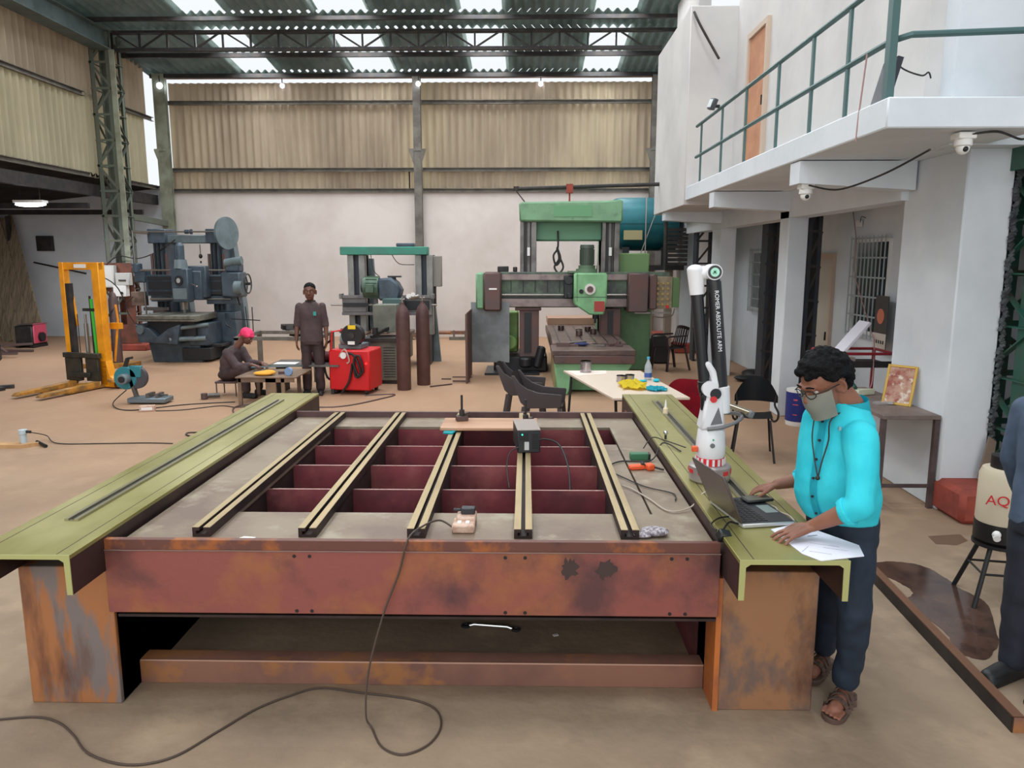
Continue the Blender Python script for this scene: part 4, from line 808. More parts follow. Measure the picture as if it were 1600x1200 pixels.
# ---- angled grey sheet metal guard left of the planer
gd = Thing('sheet_guard', 'folded grey sheet metal screen standing left of the green planer', 'metal screen', (-.9, 13.6, 0), world=True)
p0, p1, p2 = Vector((-.85, 12.6, 0)), Vector((-.85, 13.7, 0)), Vector((-.35, 13.75, 0))
gd.p('side_sheet', MB().box(-1.0, -.985, 12.65, 13.75, .0, 1.2), mat('screen_rust', (110, 76, 66), .6, .2, col2=(84, 62, 58), scale=4))
mb = MB()
for k in range(4): mb.box(-1.02, -1.0, 12.66+k*.35, 12.7+k*.35, 0, 1.18)
gd.p('side_rib', mb, M_mbr)
gd.p('face_sheet', MB().box(-1.0, -.3, 13.74, 13.755, .22, 1.32), mat('screen_grey', (132, 138, 142), .5, .3, col2=(110, 116, 120), scale=3))
gd.p('foot_rod', MB().bar((-1.25, 12.75, .03), (-.95, 12.75, .03), .03, .03).bar((-1.3, 13.2, .03), (-.95, 13.2, .03), .02, .02), M_mbr)
# ---- teal tank up on a platform
tk = Thing('air_tank', 'large horizontal teal pressure tank with domed ends behind the green planer', 'tank', (2.6, 17.0, 0), world=True)
pr = [(0, 1.72), (.25, 1.78), (.5, 1.95), (.6, 2.15)]
M_tk = mat('tank_teal', (24, 106, 116), .4, .2, col2=(18, 88, 100), scale=2)
T = Matrix.Translation((0, 17.2, 2.85)) @ Matrix.Rotation(PI/2, 4, 'Y')
tk.p('shell', MB().lathe([(0, 1.62), (.25, 1.66), (.45, 1.78), (.56, 1.98), (.58, 2.1), (.58, 3.3), (0, 3.3)], seg=36, M=T), M_tk)
tk.p('band', MB().box(1.9, 3.2, 16.6, 16.615, 2.84, 2.86), M_tk)
tk.p('plate', MB().box(2.1, 2.5, 16.6, 16.62, 2.5, 2.7), mat('tank_plate', (170, 160, 120), .5), label='cream nameplate')
tk.p('pipe', MB().tube([(2.55, 16.5, 3.4), (2.55, 16.45, 1.8)], .015, 6).tube([(2.0, 16.5, 2.3), (2.2, 16.5, 1.9)], .02, 6).tube([(2.35, 16.5, 1.9), (2.7, 16.5, 2.9), (2.9, 16.5, 3.4)], .012, 6), M_shaft)
tk.p('saddle', MB().box(2.1, 2.25, 16.8, 17.6, 1.95, 2.35).box(2.95, 3.1, 16.8, 17.6, 1.95, 2.35), M_wayd)
struct('wall_far_platform', MB().box(1.95, 3.44, 16.7, 17.8, 1.85, 1.95), M_dark)
struct('wall_far_platform_column', MB().box(2.75, 2.9, 17.4, 17.55, 0, 1.85).box(3.15, 3.3, 17.2, 17.4, 0, 1.85), mat('pipe_tan', (150, 136, 122), .7))
mb = MB()
for k in range(9): mb.box(2.95, 3.44, 16.4, 16.44, 1.95+k*.09, 2.02+k*.09)
wsingle('slatted_shutter', mb, M_dark, 'dark slatted metal shutter right of the teal tank', 'shutter')
wsingle('jerry_can', MB().prism([(2.5, 0), (2.86, 0), (2.88, .1), (2.86, .52), (2.8, .58), (2.56, .58), (2.5, .5)], .22, off=15.2), mat('can_black', (40, 40, 42), .5), 'black plastic jerry can on the floor behind the planer pendant', 'can', bevel=.03)
for o in []: pass
# ================================================================ floor standing props
M_yel = mat('stacker_yellow', (240, 160, 24), .45, col2=(214, 136, 20), scale=3)
M_yeld = mat('stacker_yellow_dirty', (190, 132, 50), .6, col2=(120, 90, 50), scale=6)
S = Thing('hand_stacker', 'orange yellow manual pallet stacker with tall mast and two forks', 'stacker', (-7.22, 12.2, 0), math.radians(-15)); S.o.scale = (.9, 1, 1)
S.p('mast_channel', MB().box(-.46, -.36, .0, .12, .05, 2.04), M_yel, bevel=.006); S.p('mast_channel', MB().box(.26, .42, .0, .14, .05, 2.04), M_yel, bevel=.006)
S.p('mast_inner', MB().box(-.36, -.28, .01, .1, .08, 1.7), M_dark); S.p('mast_head', MB().box(-.46, .42, .02, .1, 1.92, 2.04), M_yel, bevel=.006)
S.p('plate', MB().box(-.12, .14, .008, .02, 1.95, 2.01), M_white, label='white maker plate')
S.p('foot_flare', MB().prism([(.26, .02), (.72, .02), (.6, .12), (.48, .2), (.42, .45), (.26, .45)], .14, off=0), M_yel, bevel=.006)
S.p('lift_cylinder', MB().cyl((-.02, .06, .1), (-.02, .06, 1.05), .035).cyl((-.02, .06, 1.05), (-.02, .06, 1.2), .02), M_shaft)
S.p('chain', MB().box(.1, .13, .05, .07, .1, 1.5).box(-.2, -.19, .05, .06, .4, 1.2).box(-.05, .2, .04, .06, 1.25, 1.3), M_dark)
S.p('green_strap', MB().cbox((.17, .05, .95), (.05, .02, 1.0), rot=(0, -.03, 0)), mat('strap_green', (70, 190, 60), .6), label='bright green strap')
S.p('carriage', MB().box(-.42, .38, -.12, -.04, .5, .58).box(-.4, -.05, -.1, -.04, .12, .5).box(.06, .34, -.1, -.04, .12, .5).box(-.28, .18, -.14, -.08, .18, .26), mat('carriage_black', (62, 58, 46), .6, .2, col2=(44, 42, 38), scale=6), bevel=.008)
for x in (-.3, .22):
    S.p('fork', MB().prism([(-.1, .04), (-.1, .12), (-1.15, .085), (-1.2, .05), (-1.2, .04)], .14, axis='x', off=x), M_yeld, bevel=.004)
    S.p('fork_leg', MB().box(x+.01, x+.13, -.75, .1, .02, .05), M_yeld)
S.p('wheel', MB().cyl((.62, .0, .06), (.62, .08, .06), .06).cyl((-.4, .0, .06), (-.4, .08, .06), .06), M_black)
S.p('rear_tray', MB().cyl((.6, .05, .12), (.6, .05, .16), .16), M_yeld)
S.p('tiller', MB().tube([(.3, .3, .4), (.45, .3, 1.1), (.42, .3, 1.35)], .02, 6).box(.3, .5, .25, .35, .95, 1.05), M_yel); S.p('hose_hook', MB().tube([(-.4, .05, 1.35), (-.3, .1, 1.5), (-.25, .1, 1.0)], .02, 6), M_yel)
# bits stored behind the stacker
bh = Thing('gas_hose_trolley', 'brown gas bottles and pipes stored behind the yellow stacker mast', 'gas bottle rack', (-8.3, 14.6, 0))
bh.p('bottle', MB().lathe([(0, 0), (.09, 0), (.09, 1.3), (.05, 1.42), (.02, 1.46), (.02, 1.55), (0, 1.55)], (0, 0, 0)), M_mbr); bh.p('bottle', MB().lathe([(0, 0), (.09, 0), (.09, 1.3), (.05, 1.42), (.02, 1.46), (.02, 1.55), (0, 1.55)], (.25, .05, 0)), M_mbr)
bh.p('pipe', MB().tube([(-.1, 0, 1.5), (.1, -.1, 1.75), (.4, -.1, 1.6), (.5, 0, 1.3)], .012, 6, smooth=4).tube([(.1, 0, 1.55), (.3, 0, 1.2), (.1, -.1, .9)], .02, 6, smooth=4), M_dark)
bh.p('tray', MB().box(-.3, .6, -.25, .25, 0, .08), M_yeld)
# electrical box on the lattice column
M_ebox = mat('box_pale', (190, 190, 186), .5)
e = Thing('electrical_panel', 'pale grey electrical panel fixed to the tall lattice column', 'panel', (-9.55, 17.1, 1.45)); e.p('case', MB().box(-.3, .22, 0, .15, 0, .5), M_ebox, bevel=.01); e.p('door_line', MB().box(-.27, .19, -.003, 0, .03, .47), mat('box_paler', (204, 204, 200), .5))
e = Thing('switch_box', 'small pale switch box right of the electrical panel on the lattice column', 'switch box', (-9.28, 17.05, 1.5)); e.p('case', MB().box(0, .32, 0, .15, 0, .28), M_ebox, bevel=.01); e.p('lever', MB().box(.08, .24, -.02, 0, .1, .13), M_dark)
e = Thing('switch_box', 'small white isolator box below the electrical panel on the lattice column', 'switch box', (-9.35, 17.05, 1.25)); e.p('case', MB().box(0, .3, 0, .155, 0, .25), M_white, bevel=.01); e.p('knob', MB().cyl((.2, 0, .08), (.2, -.03, .08), .03), M_black)
cable('overhead_cable', [(-9.6, 17.2, 1.9), (-9.2, 17.1, 2.15), (-8.6, 16.8, 2.1), (-7.9, 16.3, 2.25), (-7.5, 16.3, 2.5)], .012, M_dark, 'dark cable strung between the lattice column and the grey boring machine')
# annex clutter
M_wd = mat('old_planks', (156, 138, 112), .85, col2=(112, 98, 82), scale=5, stretch=(6, 1, .5))
for i in range(4):
    wsingle('long_plank', MB().bar((-12.9-.34*i+.7, 18.7+.1*i, 0), (-13.75-.34*i, 20.2, 3.2), .3, .04, (0, 1, 0)), M_wd, ['weathered plank leaning on the annex wall, rightmost of four', 'weathered plank leaning on the annex wall, second from the right', 'weathered plank leaning on the annex wall, second from the left', 'weathered plank leaning on the annex wall, leftmost of four'][i], 'plank', 'planks leaning in the annex')
pw = Thing('pink_welder', 'pink and dark welding set on the floor of the annex', 'welding machine', (-11.4, 17.6, 0))
pw.o.scale = (.7, .7, .7); pw.o.location = (-11.9, 17.9, 0)
pw.p('foot', MB().box(-.3, -.2, -.4, .4, 0, .1).box(.2, .3, -.4, .4, 0, .1), M_black)
pw.p('case', MB().box(-.3, .3, -.4, .4, .1, .75), M_dark, bevel=.03); pw.p('front_panel', MB().box(.28, .34, -.35, .35, .15, .82), mat('welder_pink', (196, 70, 96), .5), bevel=.03); pw.p('reel', MB().cyl((.34, 0, .35), (.42, 0, .35), .16), M_black); pw.p('top_sheet', MB().box(-.2, .35, -.4, .4, .78, .8), M_way)
random.seed(5)
for i in range(7):
    a = random.uniform(-.5, .5); x = -12.6+random.uniform(-.6, 1.2); y = 16.4+random.uniform(-.7, .7); z = .04+.05*i
    wsingle('scrap_bar', MB().cbox((x, y, z), (1.3, .06, .05), rot=(0, random.uniform(-.02, .02), a)), M_mbr, 'rusty steel offcut lying in the scrap pile on the annex floor', 'steel offcut', 'steel offcuts in the annex scrap pile')
wsingle('bent_rod', MB().tube([(-12.9, 16, .1), (-12.5, 16, .5), (-11.8, 16, .45), (-11.2, 16, .1)], .03, 8, smooth=5), M_mbr, 'curved rusty bar arching over the annex scrap pile', 'rod')
wsingle('steel_frame_stack', MB().box(-14.2, -13.2, 17.7, 17.9, 0, .5).box(-14.2, -14.0, 17.4, 18.4, .5, .9).box(-13.3, -13.1, 17.6, 18.1, 0, .7), M_dark, 'dark stack of steel sections beside the leaning planks', 'steel sections')
wsingle('wall_bracket', MB().box(-13.1, -12.7, 20.3, 20.44, 2.3, 2.7), M_dark, 'small dark bracket box on the annex back wall', 'bracket')
wsingle('conduit', MB().bar((-13.3, 20.43, 2.0), (-11.9, 20.43, 1.7), .04, .04), M_dark, 'dark slanting pipe on the annex back wall', 'pipe')
dr = Thing('pedestal_stand', 'dark pedestal base of a machine cut off by the left edge', 'stand', (-8.66, 11.95, 0)); dr.p('post', MB().cyl((0, 0, .03), (0, 0, .5), .05), M_dark); dr.p('foot', MB().bar((-.3, -.2, .03), (.25, .15, .03), .1, .05).bar((-.3, .2, .03), (.25, -.15, .03), .1, .05), M_dark); dr.p('head', MB().box(-.3, .08, -.2, .2, .45, .75), M_dark, bevel=.03)
tl_ = Thing('fluorescent_lamp', 'glowing oval lamp hanging under the dark annex roof', 'lamp', tuple(aty(48, 321, 15.5))); area('annex_lamp_light', tuple(aty(48, 321, 15.5)-Vector((0, 0, .12))), (0, 0, 0), .6, .2, 60, (.92, .95, 1))
tl_.p('hanger', MB().bar((-.2, 0, .08), (-.2, 0, .45), .01, .01).bar((.2, 0, .08), (.2, 0, .45), .01, .01), M_dark)
tl_.p('housing', MB().box(-.3, .3, -.1, .1, .05, .1), M_white); tl_.p('tube', MB().ball((0, 0, .02), (.32, .1, .05), 14), mat('lamp_glow', (235, 240, 255), .5, emit=9))
wsingle('hanging_sheet', MB().cbox((-14.0, 16.6, 3.0), (.6, .3, .05)), mat('yellow_board', (176, 140, 70), .6), 'yellowish board under the annex roof at the left edge', 'board')
# chop saw
cs = Thing('chop_saw', 'teal and grey abrasive chop saw standing on the floor', 'chop saw', (-5.55, 10.85, 0))
cs.p('base', MB().box(-.26, .3, -.14, .14, .02, .09), mat('saw_steel', (118, 130, 138), .4, .5), bevel=.01)
cs.p('vice', MB().box(.0, .05, -.1, .1, .09, .15).box(.14, .18, -.1, .1, .09, .15).cyl((.18, 0, .12), (.28, 0, .12), .012), M_way)
cs.p('arm', MB().bar((-.18, .0, .08), (-.25, 0, .36), .06, .05), M_way); cs.p('motor', MB().cyl((-.3, -.16, .37), (-.3, .02, .37), .075), M_mgl, bevel=.01); cs.p('motor_cap', MB().cyl((-.3, -.18, .37), (-.3, -.16, .37), .045), M_black)
cs.p('housing', MB().cyl((-.32, -.03, .37), (-.32, .05, .37), .17, seg=28).box(-.25, -.08, -.03, .05, .38, .55), mat('saw_teal', (40, 120, 132), .45), bevel=.01)
cs.p('guard', MB().cyl((-.17, -.02, .38), (-.17, .045, .38), .17, seg=28), mat('saw_guard', (74, 72, 78), .5, .2), bevel=.008)
cs.p('handle', MB().bar((-.35, 0, .45), (-.27, 0, .66), .04, .05).bar((-.27, 0, .66), (-.2, 0, .67), .04, .03), M_black)
cable('saw_cord', [(-5.85, 10.8, .2), (-5.95, 10.6, .05), (-5.75, 10.35, .008), (-5.5, 10.25, .01), (-5.3, 10.4, .008), (-4.9, 10.7, .008), (-4.3, 10.9, .008)], .008, M_dark, 'black cord looping on the floor in front of the chop saw')
cable('extension_lead', [(-5.15, 10.22, .008), (-4.8, 10.3, .008), (-4.4, 10.6, .008), (-4.1, 10.5, .008), (-3.8, 10.75, .008)], .007, M_dark, 'thin dark cord from the socket block towards the work table')
so = Thing('socket_block', 'white socket block on the floor in front of the chop saw', 'socket block', (-5.28, 10.25, 0), .3); so.p('case', MB().box(-.1, .1, -.05, .05, 0, .08), M_cream, bevel=.006); so.p('face', MB().box(-.07, .07, -.053, -.05, .02, .06), M_white)
gr = Thing('angle_grinder', 'small grey angle grinder lying on the floor left of the work table', 'grinder', (-4.75, 11.2, 0), .5); gr.p('body', MB().cyl((-.1, 0, .05), (.1, 0, .05), .035), M_way); gr.p('disc', MB().cyl((-.12, 0, .01), (-.12, 0, .09), .05), M_mbr)
wd0 = atz(38, 697)
wb = Thing('wood_plank', 'pale wood plank on the floor at the left edge', 'plank', (wd0.x-.25, wd0.y-.02, 0)); wb.p('board', MB().box(-.5, .3, -.09, .05, 0, .04).prism([(.3, -.09), (.42, .06), (.3, .05)], .04, axis='z'), mat('pale_wood', (196, 156, 110), .7, col2=(176, 136, 94), scale=3, stretch=(1, 6, 1)))
cp = Thing('grey_socket_head', 'pale blue grey socket head standing on the wood plank', 'socket', (wd0.x, wd0.y, .04)); cp.p('body', MB().lathe([(0, 0), (.035, 0), (.037, .1), (.045, .105), (.045, .15), (0, .155)]), mat('paleblue', (180, 196, 204), .5)); cp.p('spout', MB().cyl((.02, 0, .13), (.09, 0, .125), .016), M_black)
a0 = atz(60, 687); a1 = atz(270, 694)
cable('black_cable', [(wd0.x+.09, wd0.y, .16), (a0.x+.1, a0.y, .05), (atz(90, 694).x, atz(90, 694).y, .01), (atz(160, 694).x, atz(160, 694).y, .008), (atz(230, 693).x, atz(230, 693).y, .008), (a1.x, a1.y, .008)], .006, M_dark, 'thin cable from the socket head running to the big bed on the left')
wsingle('cable_grip', MB().cyl(atz(58, 690, .03), atz(72, 697, .02), .018), M_black, 'black cable grip on the thin cable left of the big bed', 'cable grip')
cable('floor_cable', [atz(450, 640, .008), atz(380, 650, .008), atz(365, 638, .008), atz(400, 632, .008), atz(520, 636, .008), atz(600, 622, .008), atz(615, 616, .008), atz(570, 618, .008)], .012, M_mbr, 'red brown cable lying on the floor in front of the red welder')
cable('floor_cable', [atz(320, 676, .008), atz(295, 676, .008), atz(292, 680, .008), atz(310, 684, .008)], .01, M_dark, 'short dark cable loop on the floor beside the left channel')
# low work table with items
M_wt = mat('low_table_brown', (136, 112, 92), .6, .2, col2=(110, 90, 76), scale=5)
W = Thing('work_table', 'low brown steel work table in front of the standing man', 'table', (-3.6, 10.8, 0), world=True)
tx0, tx1, ty0, ty1, tz = -4.18, -3.3, 10.65, 11.5, .42
W.p('tabletop', MB().box(tx0, tx1, ty0, ty1, tz-.02, tz), M_wt, bevel=.003)
W.p('apron', MB().box(tx0+.03, tx1-.03, ty0+.02, ty0+.03, tz-.08, tz-.02).box(tx0+.03, tx1-.03, ty1-.03, ty1-.02, tz-.08, tz-.02), M_wt)
for x in (tx0+.05, tx1-.2):
    for y in (ty0+.04, ty1-.06): W.p('leg', MB().box(x-.025, x+.025, y-.02, y+.02, 0, tz-.02), M_wt)
W.p('leg', MB().box(-3.75, -3.6, ty0+.02, ty0+.06, 0, tz-.02), M_wt, label='wide middle leg')
sl = Thing('steel_slab', 'grey steel plate stack behind the low brown work table', 'steel plate', (-3.4, 11.75, 0), world=True)
sl.p('plate', MB().box(-4.0, -2.9, 11.55, 12.2, .44, .47), M_way); sl.p('trestle', MB().box(-3.9, -3.85, 11.6, 12.1, 0, .44).box(-3.05, -3.0, 11.6, 12.1, 0, .44), M_dark)
wsingle('yellow_cloth', MB().ball((-3.82, 10.82, tz+.03), (.15, .09, .035), 12).ball((-3.75, 10.84, tz+.04), (.1, .08, .04), 10), mat('cloth_orange', (232, 168, 60), .8), 'orange yellow folded cloth on the low work table', 'cloth')
wsingle('blue_roll', MB().cyl((-3.45, 10.78, tz+.06), (-3.44, 10.82, tz+.062), .06, seg=20), mat('roll_blue', (130, 160, 200), .5), 'pale blue round disc at the right of the low work table', 'disc')
wsingle('paper_sheet', MB().box(-3.95, -3.6, 11.62, 11.85, .471, .475), M_white, 'white paper sheet on the steel plates behind the work table', 'paper')
wsingle('angle_bar', MB().bar((-4.45, 11.3, .46), (-3.4, 11.6, .455), .05, .02), M_mgl, 'pale grey angle bar the crouching man is working on', 'angle bar')
wsingle('maroon_cushion', MB().ball((-3.3, 12.0, .55), (.26, .15, .09), 14), mat('maroon_cloth', (92, 38, 42), .8), 'maroon cushion like bundle on the steel plates', 'bundle')
wsingle('small_tool', MB().cbox((-3.6, 10.95, tz+.02), (.09, .05, .04), rot=(0, 0, .5)), M_mbr, 'small brown tool between the cloth and the blue disc', 'tool')
fr = Thing('open_stand', 'tall open grey steel angle frame behind the work table', 'stand', (-4.6, 13.6, 0), world=True)
fx0, fx1, fy0, fy1 = -4.95, -3.6, 12.8, 13.9
for x in (fx0, fx1):
    for y in (fy0, fy1): fr.p('leg', MB().box(x-.04, x+.04, y-.03, y+.03, 0, .76), M_steelg)
fr.p('top_frame', MB().box(fx0-.04, fx1+.04, fy0-.03, fy0+.03, .72, .78).box(fx0-.04, fx1+.04, fy1-.03, fy1+.03, .72, .78).box(fx0-.04, fx0+.04, fy0, fy1, .72, .78).box(fx1-.04, fx1+.04, fy0, fy1, .72, .78), M_steelg)
for i, (x, y, l) in enumerate([(-6.0, 19.6, 'left'), (-4.3, 19.7, 'middle'), (-3.1, 19.8, 'right')]):
    mb = MB(); random.seed(i)
    for k in range(9): mb.cbox((x+random.uniform(-.5, .5), y+random.uniform(-.2, .2), .08+random.uniform(0, .3 if i == 0 else .12)), (.35, .18, .12), rot=(random.random()*.4, random.random()*.4, random.random()*2))
    wsingle('scrap_heap', mb, [M_dark, M_mbr, mat('pale_scrap', (150, 120, 100), .8, col2=(110, 90, 78), scale=8)][i], '%s low heap of scrap at the foot of the back wall' % l, 'scrap')
wsingle('long_pipe', MB().cyl((-3.4, 20.0, .16), (-1.2, 20.0, .16), .05).box(-2.0, -1.3, 19.95, 20.1, .12, .2), M_lower, 'long brown pipe along the foot of the back wall', 'pipe')
wsingle('small_rail', MB().box(-2.0, -1.3, 19.6, 19.7, 0, .08).box(-1.9, -1.86, 19.6, 19.7, .08, .25).box(-1.6, -1.56, 19.6, 19.7, .08, .25).box(-1.4, -1.36, 19.6, 19.7, .08, .25), M_steelg, 'short grey rail with upright pins by the back wall', 'rail')
# red MIG welder
R = Thing('red_welder', 'bright red wheeled welding machine with wire spool on top', 'welding machine', (-2.7, 11.85, 0), math.radians(-8))
M_rw = mat('welder_red', (206, 22, 30), .4)
R.p('case', MB().box(-.33, .33, -.3, .3, .07, .7), M_rw, bevel=.02)
for x in (-.25, .25):
    for y in (-.22, .22): R.p('wheel', MB().cyl((x-.02, y, .045), (x+.02, y, .045), .045), M_black)
R.p('wire_feeder', MB().box(-.22, .15, -.15, .2, .7, .78).cyl((-.18, -.1, .85), (.0, -.1, .85), .1), M_mgl, bevel=.01)
R.p('wire_spool', MB().cyl((.02, -.2, .92), (.02, -.05, .92), .17, seg=28), M_black); R.p('spool_hub', MB().cyl((.02, -.22, .92), (.02, -.2, .92), .05), M_dark)
R.p('spool_label', MB().box(-.03, .09, -.215, -.2, 1.02, 1.08), mat('label_yellow', (236, 200, 40), .5), label='yellow label'); R.p('spool_tag', MB().box(-.04, .07, -.215, -.2, .78, .83), M_white)
R.p('carry_frame', MB().tube([(-.3, -.25, .7), (-.28, -.25, .98), (-.1, -.1, 1.0), (-.28, .2, .98), (-.3, .22, .7)], .015, 8), M_rw)
R.p('gauge', MB().cyl((-.08, -.31, .62), (-.08, -.33, .62), .05), M_white)
R.p('torch_cable', MB().tube([(.0, -.31, .66), (.12, -.33, .6), (.2, -.34, .35), (.12, -.34, .3), (.1, -.34, .55), (.18, -.34, .62), (.24, -.34, .4), (.16, -.34, .32), (.08, -.34, .5), (.05, -.33, .4), (.0, -.34, .2), (-.12, -.36, .03)], .018, 8, smooth=5), M_black)
R.p('feed_cable', MB().tube([(-.3, -.2, .85), (-.42, -.2, .75), (-.45, -.2, .5), (-.4, -.2, .25), (-.3, -.1, .2)], .018, 8, smooth=5), M_black)
R.p('return_cable', MB().tube([(-.15, -.31, .6), (-.05, -.33, .72), (.02, -.33, .55), (-.02, -.33, .5)], .012, 6, smooth=5), mat('pale_lead', (190, 160, 150), .6))
R.p('pilot_light', MB().cyl((.28, -.3, .5), (.28, -.315, .5), .015), mat('lamp_red', (255, 40, 40), .4, emit=2))
M_cylb = mat('gas_bottle_brown', (98, 70, 66), .55, .15, col2=(82, 58, 56), scale=4)
bp_ = [(0, 0), (.105, 0), (.113, .012), (.113, 1.16), (.105, 1.24), (.08, 1.31), (.045, 1.36), (.035, 1.38), (.035, 1.41), (0, 1.41)]
cyl0 = Thing('gas_cylinder', 'tall brown gas cylinder standing nearer, left one of the pair', 'gas cylinder', (-1.97, 12.05, 0), group='brown gas cylinders')
cyl0.p('body', MB().lathe(bp_, seg=30), M_cylb); cyl0.p('valve', MB().cyl((0, 0, 1.41), (0, 0, 1.5), .018).cyl((-.03, 0, 1.46), (.04, 0, 1.46), .014), M_shaft)
c2 = copy_tree(cyl0.o); c2.location = (-1.72, 12.55, 0); c2['label'] = 'tall brown gas cylinder standing farther back, right one of the pair'
rg = Thing('gas_regulator', 'silver gas regulator on the right brown cylinder', 'regulator', (-1.8, 12.45, 1.46)); rg.p('body', MB().cyl((-.12, -.05, 0), (.03, .02, .03), .03), M_shaft); rg.p('gauge', MB().cyl((-.12, -.07, .03), (-.12, -.04, .03), .04).cyl((-.05, -.07, .06), (-.05, -.04, .06), .035), M_white)
for i, (a, b) in enumerate([((690, 592), (705, 592)), ((672, 604), (706, 600))]):
    wsingle('floor_rod', MB().bar(atz(*a, .012), atz(*b, .012), .02, .02), M_mbr, ['short rusty rod on the floor nearer the grey screen', 'short rusty rod on the floor right of the gas cylinders'][i], 'rod')
# ---------------------------------------------------------------- chairs
M_pl = mat('chair_plastic', (56, 40, 42), .4)
def armchair(name, label, loc, rz, m, group=None):
    t = Thing(name, label, 'chair', loc, rz, group)
    t.p('seat', MB().grid(lambda u, v: (-.22+.44*u, -.2+.42*v, .42-.03*math.sin(PI*u)*math.sin(PI*v)+(.02 if v < .05 else 0)), 8, 8, -.02), m)
    def bk(u, v):
        a = (u-.5)*2; return (a*(.22-.02*v), .2+.1*v-.05*(1-a*a)*0+.0-.05*a*a*-1*.6-.03, .42+.42*v-.03*a*a*v)
    mb = MB()
    for k in range(6):
        a0_, a1_ = -.92+k*.31, -.92+k*.31+.2
        mb.grid(lambda u, v: bk((a0_+(a1_-a0_)*u+1)/2, .12+.76*v), 2, 6, .014)
    mb.grid(lambda u, v: bk(u, .86+.14*v), 10, 2, .018); mb.grid(lambda u, v: bk(u, .02+.1*v), 10, 2, .018)
    mb.grid(lambda u, v: bk(.0+.05*u, v), 1, 8, .018); mb.grid(lambda u, v: bk(.95+.05*u, v), 1, 8, .018)
    t.p('backrest', mb, m)
    for x in (-1, 1):
        t.p('leg', MB().bar((x*.22, -.18, .42), (x*.25, -.23, 0), .05, .035), m, bevel=.006)
        t.p('leg', MB().bar((x*.2, .2, .45), (x*.24, .3, 0), .05, .035), m, bevel=.006)
        t.p('armrest', MB().tube([(x*.235, -.2, .42), (x*.25, -.24, .6), (x*.25, -.2, .655), (x*.25, .0, .66), (x*.22, .22, .66)], .018, 8, smooth=4), m)
    return t
armchair('plastic_armchair', 'dark brown plastic armchair standing empty behind the white table', (2.75, 14.4, 0), math.radians(-65), M_pl)
M_pg = mat('grey_plastic', (66, 60, 62), .45)
# two moulded tub chairs seen from the side in front of the green planer
for i, (x, y, rz, l) in enumerate([(-.02, 9.75, -.1, 'dark grey moulded plastic chair on the left of the two before the green planer'), (.2, 8.9, -.15, 'dark grey moulded plastic chair on the right, nearest the back edge of the big bed')]):
    t = Thing('plastic_chair', l, 'chair', (x, y, 0), rz)
    pr_ = [(-.36, .86), (-.32, .865), (-.25, .76), (-.16, .69), (-.02, .64), (.27, .62), (.28, .6), (.26, .44), (-.16, .42), (-.24, .5)]
    t.o.scale = (.95, 1, .87)
    for b in (-1, 1): t.p('side_panel', MB().prism(pr_, .022, off=b*.235-.011), M_pg, bevel=.006)
    t.p('backrest', MB().grid(lambda u, v: (-.35+.16*v-.02*math.sin(PI*u), -.235+.47*u, .86+.03*math.sin(PI*u)-.42*v), 10, 8, .018), M_pg)
    t.p('seat', MB().grid(lambda u, v: (-.2+.47*v, -.235+.47*u, .44-.03*math.sin(PI*u)*math.sin(PI*v)), 8, 8, .018), M_pg)
    for xx in (-.2, .24):
        for b in (-1, 1): t.p('leg', MB().bar((xx, b*.22, .44), (xx+(.03 if xx > 0 else -.06), b*.25, 0), .05, .04), M_pg, bevel=.006)
# red chair
rc = Thing('red_chair', 'red cushioned chair beside the white folding table', 'chair', (2.0, 8.75, 0), math.radians(-25))
M_rc = mat('chair_red', (166, 20, 48), .6, col2=(146, 16, 42), scale=10)
rc.p('backrest', MB().grid(lambda u, v: (-.27+.54*u*(1)+0*v, -.25-.03*math.cos((u-.5)*PI)-.06*v, .3+(.46*v)*(1-.28*abs(2*u-1)**4)), 14, 10, .045), M_rc)
rc.p('seat', MB().cbox((0, 0, .42), (.5, .46, .07)), M_rc, bevel=.03)
for x in (-.2, .2):
    for y in (-.2, .2): rc.p('leg', MB().cyl((x, y, .4), (x*1.15, y*1.15, 0), .014), M_black)
# black steel tube chair with curved back
bc = Thing('black_chair', 'black steel tube chair with curved plastic back beside the measuring arm', 'chair', (2.36, 7.8, 0), math.radians(0))
M_bs = mat('chair_black_gloss', (28, 32, 38), .3)
bc.p('backrest', MB().grid(lambda u, v: (-.23+.46*u, -.02+.1*(2*u-1)**2*-1, .64+.26*v*(1-.75*abs(2*u-1)**2.5)), 14, 6, .012), M_bs)
bc.p('seat', MB().grid(lambda u, v: (-.2+.4*u, -.0+.4*v, .44+.02*(2*u-1)**2), 8, 4, .014), M_bs)
for x in (-1, 1):
    bc.p('back_tube', MB().tube([(x*.215, -.1, .72), (x*.2, -.1, .62), (x*.24, -.12, .54), (x*.235, -.12, .47), (x*.2, -.02, .43), (x*.18, .35, .43)], .012, 8, smooth=4), M_black)
    bc.p('leg', MB().cyl((x*.17, .0, .43), (x*.23, -.12, 0), .012), M_black); bc.p('leg', MB().cyl((x*.17, .36, .43), (x*.22, .45, 0), .012), M_black)
bc.o.rotation_euler.z = math.radians(-14); bc.o.scale = (.93, .93, 1); bc.o.location.x = 2.4
